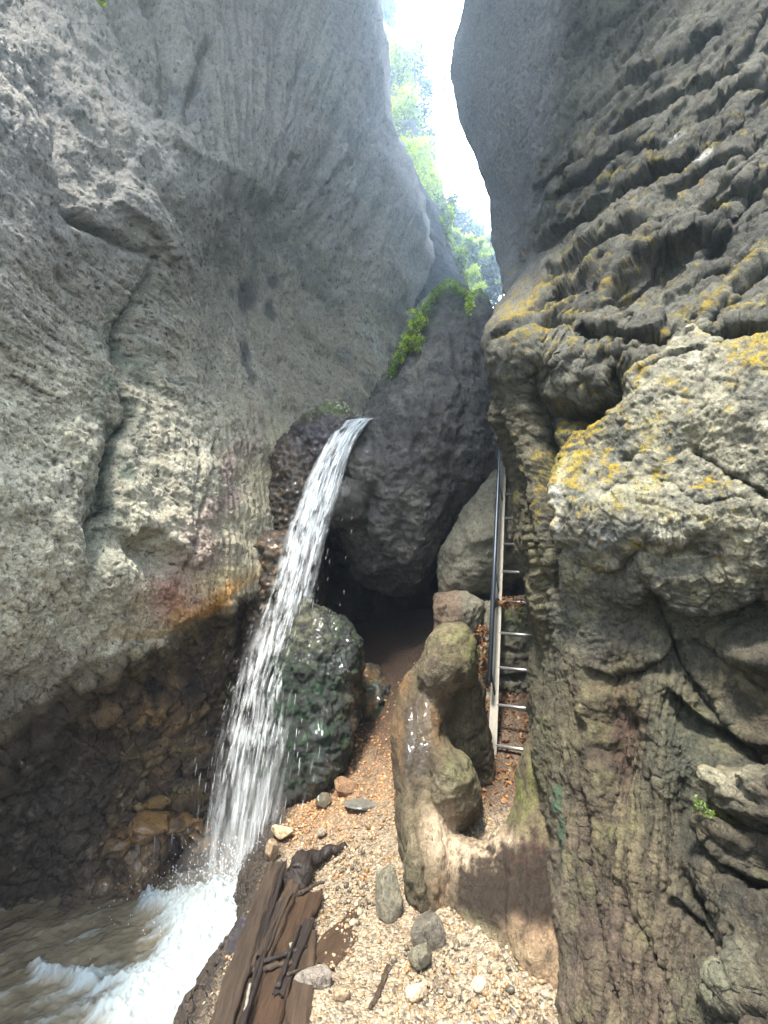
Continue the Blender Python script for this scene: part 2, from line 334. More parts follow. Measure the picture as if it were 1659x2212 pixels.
def left_fine(v, n, px, py, c):
    u, w, big, _ = c; x, y = wpx(px, py, 16, .02); dep = np.linalg.norm(v - CAM, axis=1); sc = np.clip(dep / 3.5, .5, 2.); d = np.zeros(len(px)); med = fbm(v * 3.2, 4, .55, off=2)
    lo = ss(350, 900, py) * ss(700, 350, px)
    f1, f2, cid = worley(v * 5.5 + .35 * np.stack([med] * 3, -1), off=4)
    crk = np.exp(-((f2 - f1) / .07) ** 2)
    patch = ss(-.05, .35, fbm(v * 1.6, 3, off=12))
    d += lo * (.022 * (f1 - .4) * 1.5 - .012 * crk * patch)
    h = ridged(v * 9., 4, .6, off=6); fine = fbm(v * 22, 4, .62, off=7)
    d += (.006 + .009 * lo) * h + (.006 + .012 * lo) * fine * sc + .005 * ridged(v * 30, 3, .6, off=19) * (.2 + lo)
    pit = fbm(np.stack([u / 16., w / 5.5, v[:, 1]], -1), 3, .5, off=21); pm = ss(.30, .5, pit)
    d -= .026 * pm * sc * (.45 + .55 * lo)
    # under the lip: lumpy wet bank
    dist, s, r = pline(px, py, LIP); und = ss(0, 40, np.where(s < 0, dist, 0))
    d += und * (.14 * fbm(v * 2.4, 4, .6, off=15) + .07 * ridged(v * 5, 5, .65, off=16) + .016 * ridged(v * 14, 4, .65, off=18) + .022 * fbm(v * 22, 4, .7, off=19) + .02 * fbm(v * np.array([9, 9, 22.]), 3, .6, off=20))
    d += und * (.30 * blob(x, y, 330, 1845, 130, 34, 4) + .12 * blob(x, y, 260, 1530, 80, 50, 0) + .16 * blob(x, y, 300, 1770, 60, 20, -14) + .2 * blob(x, y, 420, 1650, 60, 110, 0))
    return d, (med, fine, pm, und, lo, big, crk * patch * lo)
def left_paint(v, n, px, py, dd, c):
    med, fine, pm, und, lo, big, crk = c; x, y = wpx(px, py, 55, .011, 9)
    base = np.tile(np.array([.31, .285, .22], F4), (len(px), 1))
    t1 = fbm(v * 1.3, 4, .6, off=30); t2 = fbm(v * 4.5, 5, .65, off=33); t3 = fbm(v * 14, 4, .7, off=36)
    base = mix(base, (.33, .325, .28), ss(-.15, .5, t1 + .5 * t2)); base = mix(base, (.135, .150, .135), ss(0, .55, -t1 + .6 * t2))
    lowlit = ss(560, 900, py) * ss(750, 250, px); base = mix(base, (.52, .49, .38), lowlit * ss(-.5, .4, t2 + .3 * t3) * .85)  # lower left painted lighter to stand for the light falling there
    base = mix(base, (.19, .19, .20), ss(950, 350, py) * .65)  # upper wall darkened in colour to imitate the dimmer light up there
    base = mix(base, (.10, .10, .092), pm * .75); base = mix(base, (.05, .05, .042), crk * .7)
    base = mix(base, (.13, .15, .115), (blob(x, y, 270, 800, 60, 190, 12) + blob(x, y, 250, 1010, 45, 150, 6) + .8 * blob(x, y, 200, 1150, 40, 90)) * ss(-.3, .3, t2) * .95)
    base = mix(base, (.045, .052, .045), np.maximum(groove(px, py, [(345, 540), (300, 640), (270, 720), (262, 830), (285, 900), (255, 950), (238, 1050), (245, 1100), (200, 1135), (192, 1210)], 1, 13), 0) * ss(-.2, .3, t2 + .3 * t3))
    for (cx, cy, rx, ry, rot) in [(592, 635, 20, 42, 20), (553, 775, 11, 60, 6), (626, 665, 11, 24, 10), (640, 610, 8, 14, 0)]:
        base = mix(base, (.07, .072, .075), blob(x * .35 + px * .65, y * .35 + py * .65, cx, cy, rx, ry, rot, 5) * .85)
    # rose, cream and orange stains round the wall foot, plus a painted wet glare
    base = mix(base, (.47, .42, .30), .8 * blob(x, y, 535, 1090, 75, 190, 16)); base = mix(base, (.30, .215, .205), .75 * blob(x, y, 480, 1060, 26, 160, 24))
    base = mix(base, (.34, .17, .13), .95 * blob(x, y, 370, 1300, 90, 55, -32) ); base = mix(base, (.36, .27, .23), .6 * blob(x, y, 430, 1200, 60, 50, -30))
    base = mix(base, (.55, .27, .05), 1.0 * blob(x, y, 462, 1290, 90, 26, -28)); base = mix(base, (.55, .45, .26), .9 * blob(x, y, 480, 1245, 45, 26, -25))
    base = mix(base, (.30, .20, .075), .8 * blob(x, y, 330, 1370, 120, 16, -12)); base = mix(base, (.40, .36, .25), .6 * blob(x, y, 300, 1330, 60, 50))
    base = mix(base, (.42, .37, .24), .7 * blob(x, y, 590, 980, 30, 100, 12))
    br = np.tile(np.array([.10, .07, .048], F4), (len(px), 1))
    br = mix(br, (.22, .14, .07), ss(-.1, .5, t2 + .4 * t3)); br = mix(br, (.03, .022, .018), ss(.0, .4, -t2 + .4 * t3)); br = mix(br, (.075, .10, .028), ss(.0, .4, t2 - t1 * .4 + .25 * t3) * (blob(x, y, 450, 1430, 100, 150) + blob(x, y, 360, 1680, 170, 120)))
    br = mix(br, (.33, .20, .08), blob(x, y, 260, 1530, 110, 34, 4) * ss(-.3, .3, t2 + t3 * .5) * .8); br = mix(br, (.26, .15, .05), blob(x, y, 440, 1600, 60, 150, 10) * ss(0, .4, t2 + t3 * .4) * .8)
    br = mix(br, (.30, .16, .05), blob(x, y, 330, 1840, 130, 30, 4) * ss(-.3, .2, t3 + t2)); br = mix(br, (.28, .18, .06), blob(x, y, 310, 1765, 60, 12, -15))
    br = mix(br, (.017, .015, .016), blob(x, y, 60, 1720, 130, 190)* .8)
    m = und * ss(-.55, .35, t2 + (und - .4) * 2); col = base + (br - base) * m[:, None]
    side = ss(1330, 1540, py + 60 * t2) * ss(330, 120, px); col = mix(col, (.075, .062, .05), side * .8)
    wet = .1 + m * (.18 + .5 * ss(.1, .4, t2)) + .5 * blob(x, y, 475, 1270, 70, 30, -28) + .35 * blob(x, y, 330, 1845, 140, 40)
    return col * (1 + .35 * t3)[:, None], wet
ysL = np.linspace(-220, 2230, 980)
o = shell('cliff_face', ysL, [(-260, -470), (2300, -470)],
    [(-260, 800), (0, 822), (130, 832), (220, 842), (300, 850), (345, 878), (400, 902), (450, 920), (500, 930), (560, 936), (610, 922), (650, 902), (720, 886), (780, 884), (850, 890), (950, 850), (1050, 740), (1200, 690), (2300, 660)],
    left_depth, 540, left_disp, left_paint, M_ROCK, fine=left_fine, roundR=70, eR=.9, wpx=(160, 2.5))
tag(o, 'tall grey scalloped limestone cliff on the left with brown undercut foot above the pool', 'cliff', kind='structure')
# ---------------------------------------------------------------- RIGHT CLIFF
right_d = tps([(990, -200, 7.4), (1000, 0, 6.6), (975, 150, 6.4), (1060, 430, 5.4), (1100, 560, 4.9), (1250, 0, 4.9), (1450, 0, 3.8), (1659, 0, 3.1), (1900, 0, 2.6),
    (1450, -200, 4.3), (1230, 350, 3.9), (1450, 450, 2.85), (1659, 450, 2.4), (1900, 500, 2.0), (1170, 600, 3.5), (1090, 690, 3.0), (1055, 750, 2.9), (1200, 800, 2.6), (1400, 900, 2.15),
    (1659, 1000, 1.78), (1900, 1000, 1.5), (1080, 950, 2.8), (1200, 1150, 2.3), (1400, 1250, 2.0), (1659, 1400, 1.8), (1140, 1350, 2.5), (1160, 1700, 2.2), (1300, 1700, 1.95),
    (1500, 1700, 1.8), (1659, 1700, 1.55), (1900, 1700, 1.2), (1170, 2230, 1.75), (1400, 2230, 1.5), (1659, 2230, 1.25), (1900, 2230, 1.0)])
SLAB = [(1190, 1260), (1200, 1180), (1208, 1100), (1195, 1040), (1205, 985), (1245, 930), (1290, 880), (1340, 835), (1390, 790), (1440, 750), (1500, 715), (1580, 760), (1659, 735), (1800, 690)]
def right_depth(px, py):
    d = right_d(px, py)
    dist, s, r = pline(px, py, [(1075, 700), (1100, 650), (1140, 570), (1143, 450), (1150, 330), (1185, 200), (1260, 60), (1330, -40)])
    d = d + np.where(s > 0, ss(0, 14, dist), 0) * .55 * ss(0, .12, r) * ss(.9, .3, r)
    return d
def right_disp(v, n, px, py):
    x, y = wpx(px, py, 22, .017, 40); x2, y2 = wpx(px, py, 9, .06, 44)
    d = np.zeros(len(px)); low = ss(1330, 1500, py); up = ss(900, 700, py)
    near = ss(1100, 1190, px + .12 * (600 - py) * (py < 600) * -1)
    dist, s, r = pline(x, y, SLAB)
    slab = np.where(s < 0, 1., 0.) * ss(0, 14, dist) * ss(1330, 1150, y)
    d += np.where(s < 0, .07 * ss(0, 30, dist), -.06 * np.exp(-dist / 26)) * ss(1330, 1130, y)
    # diagonal beds of the upper wall
    hv_ = np.array([.72, -.69, 0.]); a = math.radians(56); wq = v + .22 * np.stack([fbm(v * 1.7, 3, off=k_) for k_ in (90, 91, 92)], -1); u = wq @ (math.cos(a) * hv_ + np.array([0, 0, math.sin(a)])); w = wq @ (-math.sin(a) * hv_ + np.array([0, 0, math.cos(a)]))
    bed = fbm(np.stack([u / .85, w / .20, v[:, 0] * .5], -1), 4, .55, off=50) ; b2 = fbm(np.stack([u / .35, w / .075, v[:, 0] * 2], -1), 4, .55, off=53)
    saw = lambda z, k: (z * k - np.floor(z * k))
    upm = ss(1000, 720, py - (px - 1200) * .25) * ss(1100, 1200, px)
    upm = upm * (1 - slab)
    ph = w / .20 + 1.1 * fbm(np.stack([u / 1.1, w / .45, 0 * u], -1), 3, .5, off=50); s1 = ph - np.floor(ph); st = (1 - s1) * ss(-.02, .0, s1) + ss(.80, 1, s1) * s1
    ph2 = w / .062 + 1.6 * fbm(np.stack([u / .45, w / .2, 0 * u], -1), 3, .5, off=53); s2 = ph2 - np.floor(ph2); st2 = (1 - s2) + ss(.75, 1, s2) * s2; am1 = ss(-.25, .35, bed); am2 = ss(-.2, .3, b2)
    d += upm * .065 * st * am1 
    xs, ys_ = wpx(px, py, 26, .006, 47); xs = xs + 4 * fbm(v * 7, 2, off=96); ys_ = ys_ + 4 * fbm(v * 7, 2, off=97)
    CUTS = [([(1290, 650), (1313, 621), (1411, 548), (1508, 504), (1600, 500)], .17, 130), ([(1264, 685), (1284, 712), (1357, 724), (1450, 728)], .15, 50), ([(1500, 744), (1557, 724), (1630, 707), (1700, 698)], .22, 56),
        ([(1310, 780), (1360, 757), (1430, 745)], .09, 26), ([(1370, 800), (1410, 780), (1440, 768)], .09, 28), ([(1172, 850), (1200, 872), (1260, 872), (1306, 846), (1320, 800)], .20, 74), ([(1230, 800), (1262, 780), (1280, 765)], .07, 24),
        ([(1130, 560), (1215, 490), (1313, 421), (1410, 360), (1520, 330)], .13, 46), ([(1165, 610), (1240, 560), (1310, 515), (1400, 462)], .14, 48), ([(1150, 680), (1200, 640), (1262, 612), (1300, 590)], .12, 44), ([(1090, 745), (1130, 720), (1175, 700), (1240, 690)], .08, 34),
        ([(1190, 440), (1260, 380), (1330, 330), (1440, 296)], .12, 42), ([(1155, 425), (1200, 372), (1262, 326)], .08, 34), ([(1290, 285), (1400, 230), (1500, 190), (1620, 140)], .10, 46), ([(1350, 185), (1450, 120), (1580, 50)], .10, 46),
        ([(1240, 258), (1330, 190), (1400, 148)], .08, 36), ([(1490, 470), (1580, 420), (1700, 370)], .10, 50), ([(1420, 420), (1520, 372), (1640, 300)], .09, 40), ([(1500, 270), (1580, 222), (1700, 160)], .09, 40), ([(1200, 130), (1290, 70), (1380, 0)], .08, 40),
        ([(1560, 640), (1620, 590), (1700, 560)], .10, 40), ([(1240, 1190), (1280, 1212), (1325, 1218), (1366, 1184), (1405, 1158)], .05, 50), ([(1415, 1262), (1450, 1308), (1520, 1330), (1590, 1308), (1660, 1270)], .17, 150),
        ([(1262, 1420), (1320, 1449), (1360, 1437), (1428, 1430), (1480, 1400)], .09, 60), ([(1540, 1735), (1600, 1762), (1690, 1768)], .22, 40), ([(1510, 1790), (1560, 1850), (1640, 1900)], .14, 50), ([(1440, 1480), (1500, 1540), (1560, 1570), (1680, 1600)], .14, 70), ([(1440, 1900), (1500, 1980), (1560, 2060)], .10, 50), ([(1380, 790), (1430, 765), (1500, 735)], .05, 14), ([(1390, 820), (1450, 790), (1530, 800)], .05, 22), ([(1560, 2180), (1600, 2200), (1680, 2190)], .14, 40)]
    for pts, am, w_ in CUTS: d += cut(xs, ys_, pts, am * .8, w_, 10)
    for (cx, cy, rx, ry, rot, am) in [(1225, 800, 46, 50, 0, .13), (1285, 885, 50, 36, -20, -.12),
            (1500, 1400, 110, 90, 10, -.10), (1600, 1560, 110, 110, 0, -.16), (1470, 1195, 90, 36, -6, -.10), (1620, 1420, 60, 30, 10, .12), (1335, 1600, 46, 150, -4, -.14),
            (1283, 1560, 26, 180, -6, .07), (1440, 1640, 50, 160, -8, .06), (1120, 760, 55, 60, 20, .10), (1130, 960, 26, 130, -8, .06), (1185, 1000, 14, 180, -4, -.16),
            (1240, 1080, 40, 60, 0, .07), (1100, 880, 20, 60, 0, .06), (1500, 870, 160, 100, -35, .06), (1340, 1120, 80, 50, -20, .05), (1560, 1200, 60, 40, 0, -.05),
            (1600, 1700, 70, 44, 8, .18), (1560, 1800, 60, 26, 20, .10), (1640, 1850, 60, 50, 0, -.18), (1480, 1750, 34, 60, 10, -.08), (1500, 2000, 60, 170, -25, -.06), (1600, 2130, 60, 60, 0, .12), (1370, 1850, 60, 120, -20, .05)]:
        d += am * blob(x, y, cx, cy, rx, ry, rot)
    for pts, am, w_ in [([(1485, 975), (1530, 1000), (1570, 1030), (1610, 1045), (1680, 1090)], -.075, 6), ([(1430, 1050), (1455, 1052), (1480, 1070), (1505, 1095)], -.035, 4),
            ([(1600, 1075), (1625, 1095), (1645, 1130)], -.035, 5), ([(1505, 1095), (1560, 1085), (1600, 1075)], -.02, 4), ([(1150, 800), (1160, 900), (1185, 960), (1190, 1050), (1185, 1150), (1195, 1300)], -.12, 9),
            ([(1100, 820), (1110, 950), (1140, 1100), (1170, 1250), (1185, 1400), (1200, 1520)], -.05, 7), ([(1200, 1190), (1240, 1180), (1300, 1225)], -.05, 6),
            ([(1590, 650), (1640, 720)], -.03, 4), ([(1540, 790), (1600, 760), (1660, 725)], -.05, 5), ([(1360, 1010), (1385, 1000), (1400, 985)], -.05, 7), ([(1320, 1090), (1345, 1065), (1370, 1050)], -.035, 8),
            ([(1380, 1240), (1420, 1330), (1460, 1420), (1560, 1600), (1659, 1750)], -.08, 12), ([(1460, 1880), (1530, 2010), (1640, 2150)], -.08, 12), ([(1250, 1700), (1270, 1900), (1330, 2200)], -.04, 8),
            ([(1500, 1400), (1560, 1420), (1640, 1480)], -.05, 8), ([(1330, 1900), (1420, 2100), (1480, 2230)], -.04, 9)]:
        d += groove(x2, y2, pts, am, w_)
    # fluting of the lower wall: vertical, fanning to the right
    fa = np.radians(88 - 26 * ss(1250, 1600, px)); uu = px * np.cos(fa) + py * np.sin(fa); ww = -px * np.sin(fa) + py * np.cos(fa)
    leftstrip = ss(1200, 1120, px - (py - 900) * .06) * ss(800, 950, py)
    fm = np.maximum(low * ss(1650, 1450, px + (py - 1900) * -.2), leftstrip)
    ww = ww + ss(1180, 1260, px) * (26 * fbm(v * 3, 3, off=64) + 6 * fbm(v * 14, 3, off=65)); q = np.stack([uu / 240., ww / 40., 0 * uu], -1)
    fl = fbm(q, 4, .6, off=60); fl2 = ridged(np.stack([uu / 260., ww / 9., 0 * uu], -1), 3, .55, off=62)
    d += fm * (.045 * fl + .006 * fl2)
    big = fbm(v * 1.5, 3, off=41); d += (.09 - .03 * upm) * big * (.5 + .5 * ss(1090, 1150, px))
    return d, (fl, fl2, up, low, fm, slab, upm, st, am2)
def right_fine(v, n, px, py, c):
    fl, fl2, up, low, fm, slab, upm, st, am2 = c; d = np.zeros(len(px)); med = fbm(v * 4.5, 4, .58, off=42); hv_ = np.array([.72, -.69, 0.]); a = math.radians(56)
    wq = v + .10 * np.stack([fbm(v * 3, 3, off=k_) for k_ in (90, 91, 92)], -1); u = wq @ (math.cos(a) * hv_ + np.array([0, 0, math.sin(a)])); w = wq @ (-math.sin(a) * hv_ + np.array([0, 0, math.cos(a)]))
    ph2 = w / .062 + 1.6 * fbm(np.stack([u / .45, w / .2, 0 * u], -1), 3, .5, off=53); s2 = ph2 - np.floor(ph2); st2 = (1 - s2) + ss(.75, 1, s2) * s2
    f1, f2, cid = worley(np.stack([u / .62, w / .10, v[:, 0] * 1.6], -1), off=81); rc = (_g[cid & 255][:, 0] * 1.6); pl_ = ss(.0, .10, f2 - f1)
    g1, g2, gid = worley(np.stack([u / .20, w / .04, v[:, 0] * 4], -1), off=83); rg_ = _g[gid & 255][:, 1] * 1.6
    d += (upm + .22 * slab + .25 * low * ss(1380, 1480, px)) * ss(1130, 1200, px) * (.016 * rc * pl_ - .009 * (1 - pl_) + .005 * rg_ * ss(0, .12, g2 - g1))
    d += upm * (.020 * st2 * am2 + .005 * ridged(np.stack([u / .16, w / .05, v[:, 0] * 3], -1), 4, .6, off=57))
    d += .035 * med * (.5 + .5 * ss(1090, 1150, px))
    f1, f2, cid = worley(v * np.array([7, 7, 9.]) + .5 * med[:, None], off=43); crk = np.exp(-((f2 - f1) / .06) ** 2)
    pt = ss(0, .4, fbm(v * 2.2, 3, off=46)); rr_ = 1 - .7 * upm 
    mz = ss(1100, 1180, px)
    d += mz * rr_ * (.016 * (f1 - .4) - .008 * crk * pt)
    h = ridged(v * 13, 4, .6, off=47); fine = fbm(v * 34, 4, .65, off=48); rough = .6 + .6 * up * mz
    # wavy bedding texture on the slab
    a2 = math.radians(-28); wq3 = v + .05 * np.stack([fbm(v * 8, 3, off=k_) for k_ in (93, 94, 95)], -1); a2 = -a2; u3 = wq3 @ (math.cos(a2) * hv_ + np.array([0, 0, math.sin(a2)])) * 420; w3 = wq3 @ (-math.sin(a2) * hv_ + np.array([0, 0, math.cos(a2)])) * 420
    wv = ridged(np.stack([u3 / 42., w3 / 13., 0 * u3], -1), 3, .6, off=49)
    d += (.013 - .003 * low - .007 * upm) * h + .009 * fine + .005 * ridged(v * np.array([30, 30, 40.]), 3, .6, off=59) * (.4 + .6 * ss(-.2, .3, med)) + .006 * wv * ss(1120, 1200, px) * (1 - .6 * low)
    return d, (med, fine, fl, fl2, up, low, fm, slab, upm, st, crk * pt)
def right_paint(v, n, px, py, dd, c):
    med, fine, fl, fl2, up, low, fm, slab, upm, st, crk = c; x, y = wpx(px, py, 50, .012, 70)
    t1 = fbm(v * 2., 4, .6, off=71); t2 = fbm(v * 7, 5, .65, off=72); t3 = fbm(v * 26, 4, .7, off=73)
    b = np.tile(np.array([.085, .083, .07], F4), (len(px), 1))
    b = mix(b, (.16, .155, .125), ss(-.2, .5, t1 + .4 * t2)); b = mix(b, (.035, .037, .034), ss(.1, .6, -t1 + .5 * t2))
    farm = ss(1210, 1110, px - (560 - py) * .12) * ss(760, 560, py); b = mix(b, (.17, .175, .19), farm * .9)  # far part painted paler and bluer to stand for the hazy glow
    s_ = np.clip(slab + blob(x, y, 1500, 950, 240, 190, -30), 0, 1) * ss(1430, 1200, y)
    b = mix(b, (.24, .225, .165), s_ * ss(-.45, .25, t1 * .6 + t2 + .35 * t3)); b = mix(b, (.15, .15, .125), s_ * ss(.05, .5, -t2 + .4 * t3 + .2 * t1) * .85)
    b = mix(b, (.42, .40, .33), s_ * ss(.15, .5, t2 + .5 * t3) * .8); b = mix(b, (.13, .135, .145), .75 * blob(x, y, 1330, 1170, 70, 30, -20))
    b = mix(b, (.12, .105, .075), ss(1130, 1260, y) * ss(1250, 1350, px) * .3 * (1 - low))
    lw = np.tile(np.array([.070, .056, .036], F4), (len(px), 1))
    lw = mix(lw, (.17, .14, .085), ss(-.05, .5, fl + .5 * fl2 * .4 + .3 * t2)); lw = mix(lw, (.035, .028, .022), ss(0, .5, -fl + .3 * t2)); lw = mix(lw, (.13, .085, .07), ss(1600, 1900, py) * ss(-.3, .4, t1 + .4 * fl) * .7)
    lw = mix(lw, (.24, .22, .10), .6 * (blob(x, y, 1340, 1800, 60, 80) + blob(x, y, 1330, 1480, 70, 40)) * ss(-.3, .3, t2)); lw = mix(lw, (.075, .085, .06), blob(x, y, 1470, 1620, 90, 180, -10) * .7)
    lw = mix(lw, (.10, .06, .04), blob(x, y, 1340, 1590, 44, 130) * .8); lw = mix(lw, (.055, .055, .045), ss(1380, 1520, px) * ss(1500, 1800, py) * .75 * ss(-.4, .3, t2))
    lw = mix(lw, (.34, .31, .22), blob(px, py, 1605, 1700, 60, 46, 8, 4) * .9); lw = mix(lw, (.27, .27, .19), blob(x, y, 1600, 2140, 60, 60)* .8)
    lw = mix(lw, (.13, .125, .08), ss(1260, 1180, px) * .4)
    m = np.clip(np.maximum(low, fm), 0, 1); col = b + (lw - b) * m[:, None]
    # lichen: follows upward-facing crests
    upf = ss(-.15, .45, n[:, 2])
    lz = (1.0 * blob(px, py, 1250, 950, 75, 190, 38) + .8 * blob(px, py, 1140, 700, 90, 90, 0) + .45 * blob(px, py, 1300, 560, 150, 260, 20) + .75 * blob(px, py, 1550, 660, 130, 70, -35)
        + 1.1 * blob(px, py, 1630, 790, 50, 60) + .5 * blob(px, py, 1260, 1150, 60, 130, 10) + .55 * blob(px, py, 1550, 1070, 60, 40) + .5 * blob(px, py, 1430, 1000, 200, 120, -30) + .35 * blob(px, py, 1500, 350, 160, 180, -30) + .35 * blob(px, py, 1200, 1250, 40, 90))
    lp = fbm(v * 9, 4, .7, off=80)
    lm = ss(.36, .70, lz * (.35 + .65 * upf) * .72 + 1.15 * lp + .55 * t3 + .35 * t2)
    ye = mix(np.tile(np.array([.26, .18, .012], F4), (len(px), 1)), (.20, .17, .04), ss(-.2, .4, t2))
    col = col + (ye - col) * (lm * .92 * ss(1330, 1250, py))[:, None]
    ol = ss(.0, .5, t2 + .3 * t1) * ss(850, 1100, py) * .45; col = mix(col, (.20, .19, .09), ol * (1 - lm))
    col = mix(col, (.30, .30, .05), blob(px, py, 1552, 1758, 22, 18) * .9); col = mix(col, (.32, .26, .04), blob(px, py, 1565, 1690, 26, 20) * ss(-.3, .2, t2) * .8)
    # two short strokes of green trail paint
    gm = np.maximum(blob(px, py, 1196, 1725, 7, 34, 0, 6), np.maximum(blob(px, py, 1200, 1800, 7, 42, 0, 6), blob(px, py, 1199, 1860, 6, 24, 0, 6))) * ss(-.45, -.1, t3 + t2 * .4)
    col = mix(col, (.012, .10, .055), gm * .6)
    scr = np.zeros(len(px))
    for k in range(9):
        xk = 1422 + k * 6.5; scr = np.maximum(scr, blob(px + 2 * np.sin(py / 9 + k), py, xk, 1150 + 6 * math.sin(k * 2), 1.3, 36, 2, 4))
    scr = np.maximum(scr, blob(px, py, 1490, 1205, 40, 3, -3, 4)); col = mix(col, (.5, .49, .43), scr * .55)
    col = mix(col, (.55, .55, .52), .9 * (blob(px, py, 1525, 350, 26, 8, -32, 4) + blob(px, py, 1462, 305, 20, 6, -30, 4) + .5 * blob(px, py, 1238, 1110, 10, 70, 8)) * ss(-.4, .1, t2 + t3))
    col = mix(col, (.03, .03, .026), crk * .5)
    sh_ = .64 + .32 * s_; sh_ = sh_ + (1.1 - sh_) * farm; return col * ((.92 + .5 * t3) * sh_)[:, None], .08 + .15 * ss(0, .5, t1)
RXL = [(-260, 1015), (0, 1005), (40, 998), (90, 982), (150, 974), (200, 980), (260, 992), (320, 1018), (360, 1035), (400, 1050), (430, 1057), (520, 1060), (560, 1074), (600, 1084), (640, 1092), (660, 1078), (700, 1054), (740, 1048), (780, 1052),
    (820, 1064), (860, 1074), (900, 1078), (950, 1082), (1000, 1092), (1050, 1101), (1100, 1110), (1200, 1124), (1300, 1140), (1400, 1151), (1450, 1148), (1550, 1156), (1700, 1163), (1900, 1167), (2100, 1172), (2300, 1176)]
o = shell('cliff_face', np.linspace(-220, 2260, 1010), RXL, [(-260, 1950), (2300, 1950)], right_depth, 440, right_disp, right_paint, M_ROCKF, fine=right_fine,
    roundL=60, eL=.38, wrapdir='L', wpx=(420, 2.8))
tag(o, 'dark near limestone cliff on the right with diagonal ledges and yellow lichen', 'cliff', kind='structure')
# ---------------------------------------------------------------- fused rocks
def blobmesh(center, poly, d0, bulge, back=None, dz=None, n=(64, 96)):
    """closed solid: outline through poly (px), front towards the viewer by bulge metres, back by back metres"""
    poly = np.array(poly, float); cx, cy = center; back = bulge if back is None else back
    pts = []
    for a, b in zip(poly, np.roll(poly, -1, 0)):
        for k in range(12): pts.append(a + (b - a) * k / 12)
    pts = np.array(pts); th = np.arctan2(pts[:, 1] - cy, pts[:, 0] - cx); r = np.hypot(pts[:, 0] - cx, pts[:, 1] - cy)
    od = np.argsort(th); th, r = th[od], r[od]
    T = np.linspace(-math.pi, math.pi, n[1], endpoint=False); R = np.interp(T, np.r_[th - 2 * math.pi, th, th + 2 * math.pi], np.r_[r, r, r])
    v = []; ph = np.linspace(0, math.pi, n[0])
    for p_ in ph:
        s_ = max(math.sin(p_), 1e-3); rr = s_ ** .8
        px = cx + R * rr * np.cos(T); py = cy + R * rr * np.sin(T)
        d = d0 - (bulge if p_ < math.pi / 2 else back) * math.cos(p_)
        if dz: d = d + dz[0] * (px - cx) / 100 + dz[1] * (py - cy) / 100
        v.append(P(px, py, d))
    v = np.concatenate(v); f = []
    i = np.arange(n[0] * n[1]).reshape(n)
    f = np.stack([i[:-1], np.roll(i, -1, 1)[:-1], np.roll(i, -1, 1)[1:], i[1:]], -1).reshape(-1, 4)
    return v, f
def fuse(name, parts, vox=.015, smooth=8):
    vs, fs, k = [], [], 0
    for v, f in parts: vs.append(v); fs.append(f + k); k += len(v)
    o = npmesh(name, np.concatenate(vs), np.concatenate(fs))
    m = o.modifiers.new('r', 'REMESH'); m.mode = 'VOXEL'; m.voxel_size = vox
    s = o.modifiers.new('s', 'SMOOTH'); s.iterations = smooth; s.factor = .6
    dg = bpy.context.evaluated_depsgraph_get(); ev = o.evaluated_get(dg); me = ev.to_mesh()
    n = len(me.vertices); co = np.empty(n * 3, F4); me.vertices.foreach_get('co', co); no = np.empty(n * 3, F4); me.vertices.foreach_get('normal', no)
    fl = np.empty(len(me.loops), np.int32); me.loops.foreach_get('vertex_index', fl)
    ls = np.empty(len(me.polygons), np.int32); me.polygons.foreach_get('loop_total', ls)
    assert (ls == 4).all(), name
    ev.to_mesh_clear(); old = o.data; bpy.data.objects.remove(o); bpy.data.meshes.remove(old)
    return co.reshape(-1, 3), no.reshape(-1, 3), fl.reshape(-1, 4)
def rock(name, parts, disp, paint, mat, vox=.015, smooth=8):
    v, n, f = fuse(name, parts, vox, smooth)
    px, py, _ = W2P(v); dd, c = disp(v, n, px, py); v2 = v + n * dd[:, None]
    col, wet = paint(v2, n, px, py, dd, c)
    return npmesh(name, v2, f, mat, True, {'col': np.clip(col, .004, .9), 'wet': np.clip(wet, 0, 1)})
def std_disp(a=(.08, .035, .015, .006), off=100, fr=1., extra=None):
    def f(v, n, px, py):
        t1 = fbm(v * 1.6 * fr, 3, off=off); t2 = fbm(v * 4.5 * fr, 4, .6, off=off + 2); h = ridged(v * 9 * fr, 4, .6, off=off + 4); fi = fbm(v * 28 * fr, 4, .65, off=off + 6)
        d = a[0] * t1 + a[1] * t2 + a[2] * h + a[3] * fi
        if extra is not None: d = d + extra(v, n, px, py)
        return d, (t1, t2, h, fi)
    return f
def T3(v, off, fr=1.): return fbm(v * 2 * fr, 4, .6, off=off), fbm(v * 7 * fr, 5, .65, off=off + 1), fbm(v * 22 * fr, 4, .7, off=off + 2)
